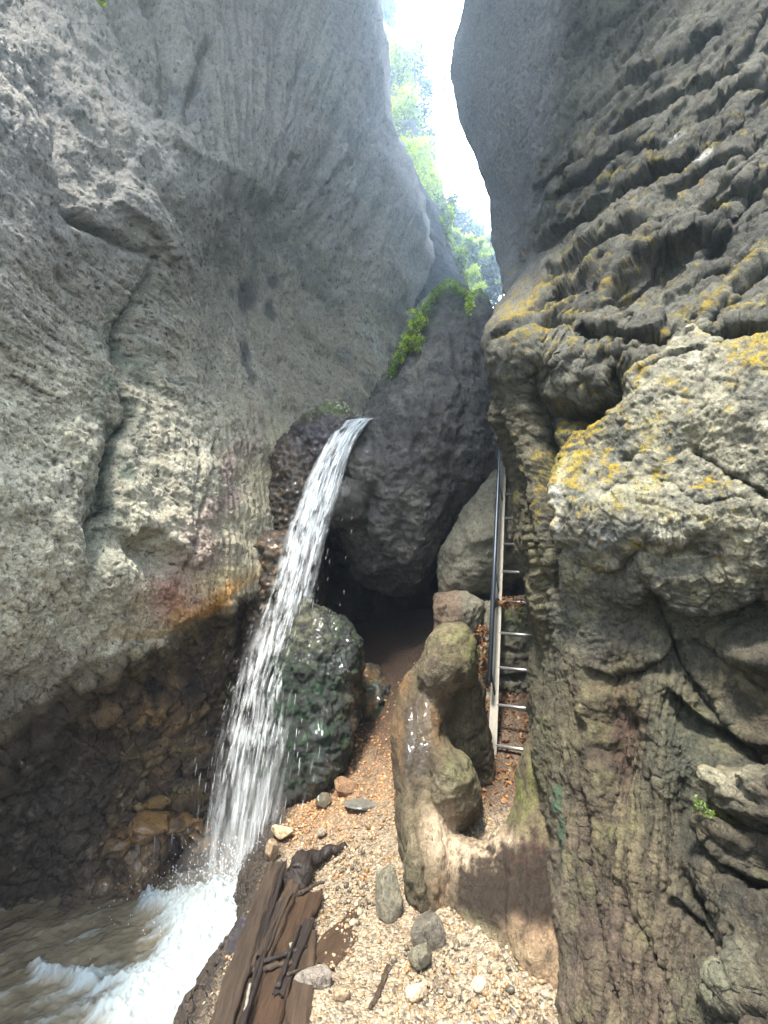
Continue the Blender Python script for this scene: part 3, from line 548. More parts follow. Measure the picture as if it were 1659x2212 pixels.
# chockstone
def cs_extra(v, n, px, py):
    x, y = wpx(px, py, 14, .03, 110)
    return (.16 * blob(x, y, 780, 1010, 40, 60, 30) + .08 * blob(x, y, 860, 990, 60, 120) - .10 * blob(x, y, 820, 1000, 18, 110, 6) - .09 * blob(x, y, 1010, 645, 12, 30) + .10 * blob(x, y, 735, 1090, 40, 24, -20)
        + groove(x, y, [(900, 700), (880, 850), (905, 1000)], -.05, 14) + groove(x, y, [(990, 720), (1000, 880), (970, 1050)], -.05, 16) + .03 * ridged(np.stack([v[:, 0] * 5, v[:, 1] * 5, v[:, 2] * 1.6], -1), 3, off=113))
def cs_paint(v, n, px, py, dd, c):
    t1, t2, t3 = T3(v, 120); k = len(px); b = np.tile(np.array([.10, .094, .09], F4), (k, 1))
    b = mix(b, (.19, .18, .16), ss(-.1, .5, t1 + .5 * t2)); b = mix(b, (.035, .035, .037), ss(.1, .6, -t2 + .3 * t1))
    b = mix(b, (.15, .14, .12), ss(-.3, .4, t2) * (blob(px, py, 930, 960, 50, 190) + blob(px, py, 1020, 900, 30, 160)) * .7)
    b = mix(b, (.05, .042, .036), ss(1080, 1250, py) * .6)  # underside shade of the boulder painted into its colour
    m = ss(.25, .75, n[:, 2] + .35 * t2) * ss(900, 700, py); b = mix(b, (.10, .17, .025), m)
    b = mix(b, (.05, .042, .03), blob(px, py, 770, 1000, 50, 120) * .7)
    return b * (1 + .4 * t3)[:, None], .15 + .55 * blob(px, py, 770, 1000, 55, 130) + .1 * ss(0, .5, t1)
main = blobmesh((900, 960), [(955, 616), (975, 614), (1005, 634), (1018, 640), (1040, 636), (1058, 655), (1066, 700), (1060, 780), (1070, 900), (1068, 980), (1055, 1030), (1000, 1110), (955, 1180), (940, 1235), (905, 1280), (850, 1292), (790, 1262),
    (745, 1190), (712, 1130), (700, 1095), (712, 1040), (745, 985), (785, 915), (820, 850), (850, 800), (868, 750), (905, 680), (935, 635)], 5.55, .75, 1.2, dz=(0, -.04))
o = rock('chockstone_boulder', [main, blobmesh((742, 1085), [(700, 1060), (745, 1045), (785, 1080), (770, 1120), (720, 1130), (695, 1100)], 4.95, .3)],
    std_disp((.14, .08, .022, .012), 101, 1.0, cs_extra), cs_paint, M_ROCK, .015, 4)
tag(o, 'huge dark grey boulder wedged between the cliffs above the cave, moss along its crest', 'boulder')
# small wet rock left of the spout
def sp_paint(v, n, px, py, dd, c):
    t1, t2, t3 = T3(v, 130, 1.5); b = np.tile(np.array([.045, .034, .026], F4), (len(px), 1)); b = mix(b, (.13, .08, .04), ss(-.1, .4, t2)); b = mix(b, (.17, .12, .07), ss(.15, .5, t2 + t3 * .4) * .7)
    b = mix(b, (.06, .05, .06), blob(px, py, 690, 940, 50, 50)); b = mix(b, (.09, .12, .018), ss(.45, .8, n[:, 2] + .5 * t2 + .4 * t3) * ss(940, 885, py + 40 * t2)); b = mix(b, (.20, .12, .05), ss(-.2, .4, t2) * ss(1050, 1250, py) * .8)
    return b * (1 + .4 * t3)[:, None], .55 + .3 * t2
o = rock('wet_outcrop', [blobmesh((690, 960), [(622, 950), (650, 915), (690, 886), (715, 876), (742, 884), (770, 905), (785, 925), (760, 960), (735, 1010), (700, 1060), (640, 1070), (610, 1020)], 5.25, .45, .8),
    blobmesh((640, 1090), [(600, 960), (650, 940), (705, 1000), (700, 1080), (680, 1160), (640, 1240), (590, 1240), (565, 1190), (575, 1080)], 5.0, .35, .8),
    blobmesh((590, 1250), [(560, 1150), (620, 1160), (640, 1230), (625, 1330), (590, 1420), (540, 1480), (505, 1470), (528, 1370), (545, 1260)], 4.55, .28, .7)],
    std_disp((.07, .08, .05, .025), 131, 1.6), sp_paint, M_ROCKF, .016, 3)
tag(o, 'wet brown rock rib under the spout of the waterfall, green moss on its top', 'rock')
# green-black wet rock right of the fall
def wr_paint(v, n, px, py, dd, c):
    t1, t2, t3 = T3(v, 140, 1.6); b = np.tile(np.array([.012, .014, .012], F4), (len(px), 1)); b = mix(b, (.012, .035, .014), ss(-.2, .3, t2)); b = mix(b, (.09, .11, .03), ss(.15, .5, t2 + .5 * t3) * ss(690, 760, px + .1 * (1500 - py)))
    b = mix(b, (.13, .12, .08), blob(px, py, 665, 1340, 50, 70) * ss(-.3, .3, t2)); b = mix(b, (.14, .075, .03), ss(-.1, .4, t2 + t1) * ss(720, 780, px + .12 * (py - 1500)) * .8); b = mix(b, (.04, .03, .022), ss(1640, 1780, py) * .7)
    return b * (1 + .4 * t3)[:, None], .3 + .65 * ss(-.1, .3, fbm(np.stack([px / 22., py / 90., 0 * px], -1), 3, off=146)) * ss(655, 700, px + .08 * (py - 1400))
o = rock('mossy_rock', [blobmesh((680, 1560), [(640, 1300), (665, 1295), (700, 1318), (745, 1350), (772, 1392), (768, 1470), (762, 1560), (750, 1640), (715, 1740), (680, 1800), (600, 1840), (540, 1790), (560, 1600), (590, 1400)], 3.95, .42, .9, dz=(0, -.07)),
    blobmesh((790, 1560), [(770, 1460), (800, 1440), (830, 1480), (832, 1560), (800, 1640), (760, 1700), (735, 1690), (750, 1560)], 4.5, .3, .6, dz=(0, -.1))],
    std_disp((.10, .06, .02, .009), 141, 1.4, lambda v, n, px, py: .022 * ridged(np.stack([v[:, 0] * 14, v[:, 1] * 14, v[:, 2] * 3], -1), 3, off=143)), wr_paint, M_ROCKF, .012, 2)
tag(o, 'glistening black-green wet rock just right of the falling water', 'rock')
# sculpted limestone outcrop in the middle
def so_extra(v, n, px, py):
    x, y = wpx(px, py, 8, .04, 150)
    d = -.06 * blob(x, y, 985, 1570, 24, 34, 20) - .05 * blob(x, y, 910, 1700, 20, 90, 5) + .03 * blob(x, y, 895, 1900, 14, 120, -4) - .04 * blob(x, y, 920, 1900, 8, 110, -6)
    d += groove(x, y, [(915, 1470), (900, 1520), (905, 1570), (925, 1600)], -.03, 9) + groove(x, y, [(1085, 1850), (1090, 1950), (1110, 2060)], -.02, 8) + groove(x, y, [(1130, 1830), (1135, 2000)], -.025, 8)
    d += ss(1880, 1960, y) * .02 * ridged(np.stack([px / 26., py / 70., 0 * px], -1), 3, off=152)
    return d
def so_paint(v, n, px, py, dd, c):
    t1, t2, t3 = T3(v, 155, 2.); x, y = wpx(px, py, 30, .02, 157); b = np.tile(np.array([.10, .075, .045], F4), (len(px), 1))
    b = mix(b, (.19, .145, .09), ss(-.2, .4, t1 + t2 * .5)); b = mix(b, (.05, .038, .024), ss(.05, .4, t1 - t2 * .6) * .8); b = mix(b, (.10, .11, .03), ss(0, .4, t2) * .4)
    b = mix(b, (.22, .21, .09), .75 * (blob(x, y, 985, 1375, 40, 40) + blob(x, y, 985, 1670, 40, 56, 20)) * ss(-.5, .2, t2)); b = mix(b, (.13, .15, .03), .8 * (blob(x, y, 1020, 1400, 16, 60) + blob(x, y, 1140, 1710, 36, 90, 25)) * ss(-.3, .2, t2))
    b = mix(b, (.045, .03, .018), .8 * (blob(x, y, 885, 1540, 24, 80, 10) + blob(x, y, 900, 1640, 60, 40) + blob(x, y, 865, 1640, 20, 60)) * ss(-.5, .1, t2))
    b = mix(b, (.20, .11, .04), .8 * (blob(x, y, 862, 1600, 12, 60) + blob(x, y, 940, 1560, 26, 44) + blob(x, y, 870, 1480, 20, 24)))
    b = mix(b, (.50, .38, .26), .95 * (blob(x, y, 1000, 1850, 95, 42, 18) + blob(x, y, 955, 1800, 36, 60) + blob(x, y, 1080, 1820, 50, 22, -20)))
    b = mix(b, (.10, .088, .05), .7 * blob(x, y, 890, 1860, 36, 120, -8)); 
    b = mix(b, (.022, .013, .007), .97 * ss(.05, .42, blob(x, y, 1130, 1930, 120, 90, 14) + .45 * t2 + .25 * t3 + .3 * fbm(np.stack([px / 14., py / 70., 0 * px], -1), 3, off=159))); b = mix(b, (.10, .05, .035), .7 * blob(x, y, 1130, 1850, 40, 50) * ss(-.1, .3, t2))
    b = mix(b, (.30, .20, .12), .85 * (blob(x, y, 950, 1930, 24, 60, -10) + ss(1975, 2030, y) * ss(-.5, .1, t2))); b = mix(b, (.30, .30, .17), .6 * blob(x, y, 1060, 2030, 70, 26, 25))
    wet = .22 + .9 * blob(px, py, 912, 1560, 24, 70, 8) + .8 * blob(px, py, 960, 1690, 44, 30) + .5 * blob(px, py, 960, 1480, 40, 60) + .6 * blob(px, py, 880, 1620, 30, 60) + .3 * blob(x, y, 960, 1800, 30, 40)
    return b * (.78 + .3 * t3)[:, None], wet * (.75 + .5 * t2)
so_parts = [
    blobmesh((960, 1440), [(950, 1348), (975, 1342), (1005, 1350), (1026, 1385), (1034, 1430), (1030, 1475), (990, 1500), (965, 1520), (930, 1530), (890, 1500), (900, 1440), (925, 1385)], 3.05, .26, .5),
    blobmesh((910, 1700), [(900, 1435), (945, 1420), (980, 1500), (992, 1570), (968, 1640), (955, 1720), (970, 1800), (978, 1900), (960, 2000), (925, 2015), (890, 1930), (868, 1830), (853, 1700), (849, 1600), (858, 1520), (872, 1470)], 2.80, .2, .5, dz=(.05, -.11)),
    blobmesh((1005, 1590), [(960, 1470), (1042, 1470), (1060, 1600), (1070, 1720), (1000, 1740), (945, 1600)], 3.2, .16, .4),
    blobmesh((975, 1690), [(920, 1620), (955, 1598), (985, 1605), (1015, 1640), (1042, 1710), (1040, 1755), (1005, 1790), (960, 1800), (915, 1770), (900, 1700)], 2.72, .22, .45),
    blobmesh((905, 1860), [(858, 1740), (890, 1720), (940, 1730), (965, 1760), (985, 1830), (975, 1950), (950, 2020), (925, 2020), (890, 1930), (868, 1830), (855, 1720)], 2.58, .26, .5, dz=(0, -.11)),
    blobmesh((1050, 1930), [(930, 1790), (960, 1785), (1000, 1812), (1045, 1822), (1085, 1800), (1110, 1760), (1150, 1700), (1230, 1700), (1250, 1900), (1240, 2160), (1170, 2150), (1080, 2080), (1000, 2060), (940, 2040), (920, 1900)], 2.40, .20, .36, dz=(-.12, -.12)),
    blobmesh((1150, 1740), [(1150, 1540), (1180, 1500), (1230, 1520), (1240, 1800), (1180, 1860), (1100, 1830), (1095, 1770), (1120, 1690), (1138, 1620)], 2.60, .16, .3, dz=(-.05, -.06))]
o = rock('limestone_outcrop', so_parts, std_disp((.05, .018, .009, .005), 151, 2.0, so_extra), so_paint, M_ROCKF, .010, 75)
tag(o, 'water-smoothed tan limestone outcrop with a saddle-shaped dip, standing in the gravel', 'rock')
# rocks behind the ladder
def lr_paint(v, n, px, py, dd, c):
    t1, t2, t3 = T3(v, 160, 1.4); b = np.tile(np.array([.18, .165, .125], F4), (len(px), 1)); b = mix(b, (.27, .25, .19), ss(-.2, .4, t1 + .5 * t2)); b = mix(b, (.07, .065, .05), ss(.1, .5, -t1 + .4 * t2))
    b = mix(b, (.20, .12, .08), ss(1230, 1300, py) * ss(1010, 980, px) * .6); b = mix(b, (.09, .085, .06), ss(1290, 1330, py) * ss(1040, 1075, px) * .8); b = mix(b, (.10, .14, .03), blob(px, py, 1115, 1330, 30, 26) * ss(-.2, .2, t2))
    return b * (1 + .35 * t3)[:, None], .15 + .2 * ss(0, .4, t1)
o = rock('sloping_rock', [blobmesh((1060, 1170), [(1066, 1020), (1130, 1000), (1260, 1000), (1260, 1240), (1180, 1265), (1120, 1255), (1060, 1280), (1010, 1296), (955, 1290), (948, 1240), (952, 1190), (1000, 1115), (1040, 1050)], 4.95, .35, .9, dz=(0, -.08)),
    blobmesh((990, 1330), [(945, 1285), (1000, 1280), (1050, 1300), (1050, 1360), (1000, 1420), (940, 1400)], 4.35, .3, .6)],
    std_disp((.06, .04, .02, .008), 161, 1.5, lambda v, n, px, py: ledge(px, py, [(1010, 1180), (1060, 1165), (1100, 1190)], .07, 40, 8)), lr_paint, M_ROCKF, .016, 5)
tag(o, 'pale sloping rock leaning under the boulder, left of and behind the ladder', 'rock')
o = rock('ledge_block', [blobmesh((1110, 1420), [(1050, 1300), (1140, 1285), (1260, 1285), (1260, 1540), (1150, 1535), (1060, 1530), (1035, 1440)], 4.25, .3, .7, dz=(0, -.10)),
    blobmesh((1060, 1550), [(1030, 1500), (1070, 1490), (1090, 1540), (1060, 1580), (1035, 1570)], 4.0, .16, .3)],
    std_disp((.05, .05, .03, .01), 171, 1.8, lambda v, n, px, py: groove(px, py, [(1070, 1460), (1110, 1470), (1150, 1455)], -.06, 7) + groove(px, py, [(1070, 1400), (1120, 1410), (1160, 1400)], -.03, 6)), lr_paint, M_ROCKF, .014, 4)
tag(o, 'squat cracked rock block with green moss behind the middle rungs of the ladder', 'rock')
# cave back wall
def cv_paint(v, n, px, py, dd, c):
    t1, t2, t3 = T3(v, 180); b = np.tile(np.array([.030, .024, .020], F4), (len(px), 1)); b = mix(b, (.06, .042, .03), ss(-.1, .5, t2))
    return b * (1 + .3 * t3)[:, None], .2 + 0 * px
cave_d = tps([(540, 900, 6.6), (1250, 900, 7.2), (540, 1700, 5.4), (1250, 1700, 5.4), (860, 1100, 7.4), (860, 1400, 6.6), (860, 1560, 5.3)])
def cave_disp(v, n, px, py):
    a = .22 * fbm(v * 1.2, 3, off=181) + .1 * fbm(v * 3.5, 4, .6, off=182) + .03 * ridged(v * 7, 3, off=183) + .35 * blob(px, py, 820, 1490, 34, 90); return a, ()
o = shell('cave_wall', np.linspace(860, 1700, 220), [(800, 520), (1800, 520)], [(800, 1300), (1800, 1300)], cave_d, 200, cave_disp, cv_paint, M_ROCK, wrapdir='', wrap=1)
tag(o, 'dark brown back wall of the cave under the wedged boulder', 'cave wall', kind='structure')
# distant cliffs in the gap
def fc_paint(v, n, px, py, dd, c):
    t1, t2, t3 = T3(v, 190, .6); b = np.tile(np.array([.15, .15, .15], F4), (len(px), 1)); b = mix(b, (.26, .25, .24), ss(-.1, .5, t1 + .5 * t2)); b = mix(b, (.07, .09, .04), ss(.1, .4, t2 - .3 * t1)); 
    return b * (1 + .35 * t3)[:, None], .1 + 0 * px
def fdisp(off, a):
    return lambda v, n, px, py: (a * (.4 * fbm(v * .5, 3, off=off) + .25 * fbm(v * 1.6, 4, .6, off=off + 1) + .08 * ridged(v * 4, 4, off=off + 2)), ())
o = shell('distant_cliff', np.linspace(-220, 760, 330), [(-260, 740), (800, 780)], [(-260, 820), (40, 846), (130, 864), (200, 884), (300, 915), (400, 942), (480, 960), (560, 968), (800, 975)],
    tps([(740, -200, 15), (840, -200, 15), (780, 760, 11.5), (960, 760, 12.5), (900, 300, 13)]), 110, fdisp(191, 1.), fc_paint, M_ROCK, roundR=30, eR=.8, wpx=(60, 4))
tag(o, 'far sunlit cliff with hanging greenery seen up the gap', 'cliff', kind='structure')
o = shell('buttress', np.linspace(330, 900, 260), [(300, 830), (900, 830)], [(330, 872), (380, 900), (430, 926), (480, 948), (540, 976), (600, 1000), (640, 1010), (900, 1030)],
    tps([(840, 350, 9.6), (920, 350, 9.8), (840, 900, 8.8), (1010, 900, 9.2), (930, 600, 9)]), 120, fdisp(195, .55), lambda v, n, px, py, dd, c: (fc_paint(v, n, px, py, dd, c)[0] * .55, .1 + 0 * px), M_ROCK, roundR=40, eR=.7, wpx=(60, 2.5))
tag(o, 'dark rock buttress right behind the boulder crest with green edge', 'cliff', kind='structure')
# added slab above the frame, unseen, keeps the sun off the upper walls
rx_, ry_ = np.meshgrid(np.linspace(-9, 9, 60), np.linspace(-1.2, 7.2, 40)); vs_ = []
for sg_ in (-1, 1):
    rv = np.stack([rx_, ry_, 14.5 + sg_ * 1.2 * np.sqrt(np.clip(1 - ((ry_ - 3) / 4.3) ** 2, 0, 1)) + .3 * np.sin(rx_ * 1.3)], -1).reshape(-1, 3); rv[:, 2] += .6 * fbm(rv * .5, 4, off=205 + sg_); rv[:, 1] += .8 * fbm(rv * np.array([.6, .0, .0]) , 3, off=209); vs_.append(rv)
gf = gridfaces(40, 60); o = npmesh('sun_blocking_slab', np.concatenate(vs_), np.concatenate([gf, gf[:, ::-1] + 2400]), M_ROCK, attrs={'col': np.full((4800, 3), .2), 'wet': np.zeros(4800)}); tag(o, 'added rock slab high above the gorge, unseen, shading the upper walls', 'cliff', kind='structure')
# hillside beyond and ground behind
hx, hy = np.meshgrid(np.linspace(-14, 20, 70), np.linspace(11, 60, 70)); hz = 4.2 + (hy - 11) * .58 + 2.5 + .25 * np.abs(hx - 2) * .6
hv = np.stack([hx, hy, hz], -1).reshape(-1, 3); hv[:, 2] += 1.0 * fbm(hv * .25, 4, off=200)
M_HILL = simple_mat('forest_floor', (.035, .05, .02), .9, nscale=6., namt=.35, bump=.3, dist=.05)
o = npmesh('hillside', hv, gridfaces(70, 70), M_HILL); tag(o, 'steep wooded hillside beyond the gap', 'hillside', kind='structure')
# ---------------------------------------------------------------- GRAVEL GROUND
gz = tps([(-600, 1000, -.06), (1200, 800, .0), (0, 2100, .0), (600, 2000, .02), (-600, 2300, .0), (-650, 3200, -.03), (-100, 3000, .06), (250, 2600, .09), (600, 2400, .12), (550, 2950, .24), (900, 3000, .28), (780, 3550, .42), (1000, 3950, .66),
    (500, 3500, .38), (1400, 4200, .8), (900, 4400, 1.0), (-100, 3800, .24), (-300, 3600, .12), (-120, 4300, .42), (-50, 5000, .72), (-60, 6000, 1.1), (300, 4800, .9), (-900, 4500, .2), (-900, 6000, .8), (1400, 6000, 1.3), (0, -2000, 0), (0, 8000, 1.4), (-2000, 0, -.1), (2000, 0, 0)])
def ground_z(x, y):
    z = gz(np.asarray(x) * 1000., np.asarray(y) * 1000.)
    e = -.70 + .03 * np.sin(np.asarray(y) * 5) - .10 * ss(2.9, 3.5, y)
    return z - ss(0, .45, e - np.asarray(x)) * .75
def M_gravel():
    m, t, out = nodes('gravel'); L = t.links.new; tc = N(t, 'ShaderNodeTexCoord')
    v1 = N(t, 'ShaderNodeTexVoronoi', i_Scale=85.); v2 = N(t, 'ShaderNodeTexVoronoi', i_Scale=38.); n1 = N(t, 'ShaderNodeTexNoise', i_Scale=300., i_Detail=4.); n2 = N(t, 'ShaderNodeTexNoise', i_Scale=2.6, i_Detail=5.)
    for q in (v1, v2, n1, n2): L(tc.outputs['Object'], q.inputs['Vector'])
    at = N(t, 'ShaderNodeAttribute', attribute_name='col')
    sp = N(t, 'ShaderNodeSeparateColor'); L(v1.outputs['Color'], sp.inputs[0])
    c = ramp(t, sp.outputs[0], [(0., (.05, .04, .03)), (.3, (.15, .11, .07)), (.6, (.20, .155, .10)), (.85, (.27, .21, .14)), (1., (.13, .125, .11))])
    mx = N(t, 'ShaderNodeMix', data_type='RGBA', blend_type='MULTIPLY'); mx.inputs[0].default_value = 1.; L(c, mx.inputs[6]); L(at.outputs['Color'], mx.inputs[7])
    bs = N(t, 'ShaderNodeBsdfPrincipled', i_Roughness=.7); L(mx.outputs[2], bs.inputs['Base Color'])
    h = math_(t, 'ADD', math_(t, 'ADD', math_(t, 'MULTIPLY', v1.outputs['Distance'], -1.), math_(t, 'MULTIPLY', v2.outputs['Distance'], -1.2)), math_(t, 'MULTIPLY', n1.outputs[0], .3))
    bp = N(t, 'ShaderNodeBump', i_Strength=.9, i_Distance=.012); L(h, bp.inputs['Height']); L(bp.outputs[0], bs.inputs['Normal']); L(bs.outputs[0], out.inputs[0]); return m
gx, gy = np.meshgrid(np.linspace(-1.9, 2.2, 520), np.r_[np.linspace(-3, 1.3, 60), np.linspace(1.32, 5.2, 560), np.linspace(5.25, 9, 60)])
gv = np.stack([gx, gy, ground_z(gx, gy)], -1).reshape(-1, 3)
gv[:, 2] += .02 * fbm(gv * 3, 4, .6, off=210) + .006 * fbm(gv * 25, 3, off=211)
def soilmask(x, y): return ss(.15, .45, x + .4 * (y - 3.2)) * ss(2.95, 3.25, y)
gv[:, 2] += (.10 * fbm(gv * 6, 4, .6, off=214) + .04 * ridged(gv * 9, 3, off=215)) * ss(-.62, -.80, gv[:, 0]); gv[:, 0] += .10 * fbm(gv * 5, 4, .6, off=216) * ss(-.66, -.85, gv[:, 0]); gc = np.ones((len(gv), 3), F4); t2 = fbm(gv * 5, 4, .6, off=212)
gc = mix(gc, (.30, .22, .17), soilmask(gv[:, 0], gv[:, 1]) * .85); gc = mix(gc, (.62, .36, .16), ss(3.2, 3.7, gv[:, 1]) * ss(.3, 0, gv[:, 0]) * .5)
gc = mix(gc, (.35, .27, .2), ss(.1, .4, t2) * .5); gc = mix(gc, (.22, .15, .10), ss(3.9, 4.6, gv[:, 1]) * .9); gc = mix(gc, (.10, .075, .05), ss(-.58, -.75, gv[:, 0]))  # includes cave floor darkened in colour to imitate shade
M_GR = M_gravel()
o = npmesh('gravel_bed', gv, gridfaces(*gx.shape), M_GR, attrs={'col': gc}); tag(o, 'tan gravel floor of the gorge', 'ground', kind='structure')
big = 400.; fv = np.array([[-big, -big, -1.2], [big, -big, -1.2], [big, big, -1.2], [-big, big, -1.2]]); fv = fv * [.9, .9, 1]; o = npmesh('ground', fv, [[0, 1, 2, 3]], M_HILL, attrs={}); tag(o, 'ground far below and around the gorge', 'ground', kind='structure')
# pebbles
def ico(sub=1):
    import bmesh
    bm = bmesh.new(); bmesh.ops.create_icosphere(bm, subdivisions=sub, radius=1.); bm.verts.ensure_lookup_table()
    v = np.array([x.co[:] for x in bm.verts]); f = np.array([[a.index for a in g.verts] for g in bm.faces]); bm.free(); return v, f
IV, IF = ico(2); IV3, IF3 = ico(4)
def rotm(n):
    q = rng.normal(size=(n, 4)); q /= np.linalg.norm(q, axis=1)[:, None]; w, x, y, z = q.T
    return np.stack([np.stack([1 - 2 * (y * y + z * z), 2 * (x * y - w * z), 2 * (x * z + w * y)], -1), np.stack([2 * (x * y + w * z), 1 - 2 * (x * x + z * z), 2 * (y * z - w * x)], -1),
        np.stack([2 * (x * z - w * y), 2 * (y * z + w * x), 1 - 2 * (x * x + y * y)], -1)], 1)
PEB = np.array([(.42, .33, .22), (.50, .40, .28), (.34, .25, .16), (.55, .46, .35), (.20, .17, .13), (.13, .12, .10), (.46, .30, .18), (.60, .54, .44), (.27, .25, .20), (.40, .26, .15)], F4)
def pebbles(name, x, y, r, mat, cols, flat=.65, sink=.25):
    n = len(x); var = []
    for k in range(12):
        vv = IV * (1 + .22 * fbm(IV * 1.3, 2, off=300 + k * 7))[:, None]; pl = rng.normal(size=(5, 3)); pl /= np.linalg.norm(pl, axis=1)[:, None]
        for p_ in pl: 
            dd_ = vv @ p_; vv = vv - np.maximum(dd_ - .68, 0)[:, None] * p_
        var.append(vv)
    var = np.array(var)[rng.integers(0, 12, n)]; s = np.stack([rng.uniform(.75, 1.3, n), rng.uniform(.6, 1., n), rng.uniform(.45, .85, n)], -1) * r[:, None]
    R = rotm(n); V = np.einsum('nij,nkj->nki', R, var * s[:, None, :]); V[..., 2] *= flat / .65
    z = ground_z(x, y) + r * (.55 - sink); V = V + np.stack([x, y, z], -1)[:, None]
    Fc = (IF[None] + (np.arange(n) * len(IV))[:, None, None]).reshape(-1, 3)
    c = np.repeat(cols, len(IV), 0) 
    return npmesh(name, V.reshape(-1, 3), Fc, mat, True, {'col': c})
def peb_mat():
    m, t, out = nodes('pebble'); L = t.links.new; at = N(t, 'ShaderNodeAttribute', attribute_name='col'); tc = N(t, 'ShaderNodeTexCoord')
    n1 = N(t, 'ShaderNodeTexNoise', i_Scale=120., i_Detail=6., i_Roughness=.6); L(tc.outputs['Object'], n1.inputs['Vector'])
    mul = N(t, 'ShaderNodeVectorMath', operation='SCALE'); L(at.outputs['Color'], mul.inputs[0]); L(math_(t, 'ADD', .6, math_(t, 'MULTIPLY', n1.outputs[0], .8)), mul.inputs[3])
    bs = N(t, 'ShaderNodeBsdfPrincipled', i_Roughness=.5); L(mul.outputs[0], bs.inputs['Base Color']); bp = N(t, 'ShaderNodeBump', i_Strength=.3, i_Distance=.003); L(n1.outputs[0], bp.inputs['Height']); L(bp.outputs[0], bs.inputs['Normal'])
    L(bs.outputs[0], out.inputs[0]); return m
M_PEB = peb_mat()
def scatter(n, x0, x1, y0, y1, keep):
    x = rng.uniform(x0, x1, n); y = rng.uniform(y0, y1, n); k = keep(x, y); return x[k], y[k]
x, y = scatter(19000, -.72, 1.0, 1.7, 4.9, lambda x, y: (rng.random(len(x)) < np.clip(1.25 - .2 * (y - 1.8), .25, 1)) & (rng.random(len(x)) > .85 * soilmask(x, y)) & (x < 1.05 - .05 * y) & (rng.random(len(x)) < .35 + 1.1 * ss(-.25, .25, fbm(np.stack([x * 2.4, y * 2.4, 0 * x], -1), 3, off=220))))
r = .005 + .010 * rng.random(len(x)) ** 3 + (rng.random(len(x)) < .03) * .010
c = .55 * PEB[rng.integers(0, 10, len(x))] ** 1.15 * rng.uniform(.8, 1.15, (len(x), 1)); og = (ss(3.1, 3.7, y) * ss(.3, .0, x))[:, None]; c = c * (1 - og * .55) + og * .55 * np.array([.42, .20, .075])
o = pebbles('gravel', x, y, r, M_PEB, c * np.array([.92, .84, .72])); tag(o, 'loose tan and grey gravel covering the gorge floor', 'gravel', kind='stuff')
# ---------------------------------------------------------------- individual stones
def stone(px, py, d, size, col, label, wet=.1, rock_n=.22, group=None, name='stone', rot=None, sink=.2, cuts=7):
    vv = IV3 * (1 + rock_n * fbm(IV3 * 1.4, 3, off=random.uniform(0, 99)))[:, None]; R = rotm(1)[0]
    pl = rng.normal(size=(cuts, 3)); pl /= np.linalg.norm(pl, axis=1)[:, None]
    for p_ in pl:
        dd_ = vv @ p_; vv = vv - (np.maximum(dd_ - rng.uniform(.5, .75), 0) * .9)[:, None] * p_
    vv = vv * np.array(size); 
    if rot is not None:
        a, b_ = math.radians(rot[0]), math.radians(rot[1]); vv = vv @ np.array([[math.cos(a), math.sin(a), 0], [-math.sin(a), math.cos(a), 0], [0, 0, 1]]); vv = vv @ np.array([[1, 0, 0], [0, math.cos(b_), math.sin(b_)], [0, -math.sin(b_), math.cos(b_)]])
    vv = vv + .035 * size[0] * fbm(vv / size[0] * 5, 4, .6, off=5)[:, None] * (vv / np.maximum(np.linalg.norm(vv, axis=1)[:, None], 1e-5))
    t2 = fbm(vv / size[0] * 3, 4, .65, off=random.uniform(0, 50)); cc = mix(np.tile(np.array(col, F4), (len(vv), 1)), np.array(col) * .45, ss(-.1, .5, t2)); cc = mix(cc, np.minimum(np.array(col) * 1.5, .8), ss(.1, .6, -t2))
    w = P(px, py, d); z = ground_z(w[0], w[1]) + size[2] * (1 - sink) * .8 if sink is not None else w[2]
    o = npmesh(name, vv, IF3, M_ROCKF, True, {'col': cc, 'wet': np.full(len(vv), wet)}); o.location = (w[0], w[1], z); tag(o, label, 'stone', group); return o
def gd(px, py):           # depth where the view ray meets the gravel
    d = np.linspace(1.2, 7, 400); p = P(px, py, d); k = np.argmax(p[:, 2] < ground_z(p[:, 0], p[:, 1])); return d[k]
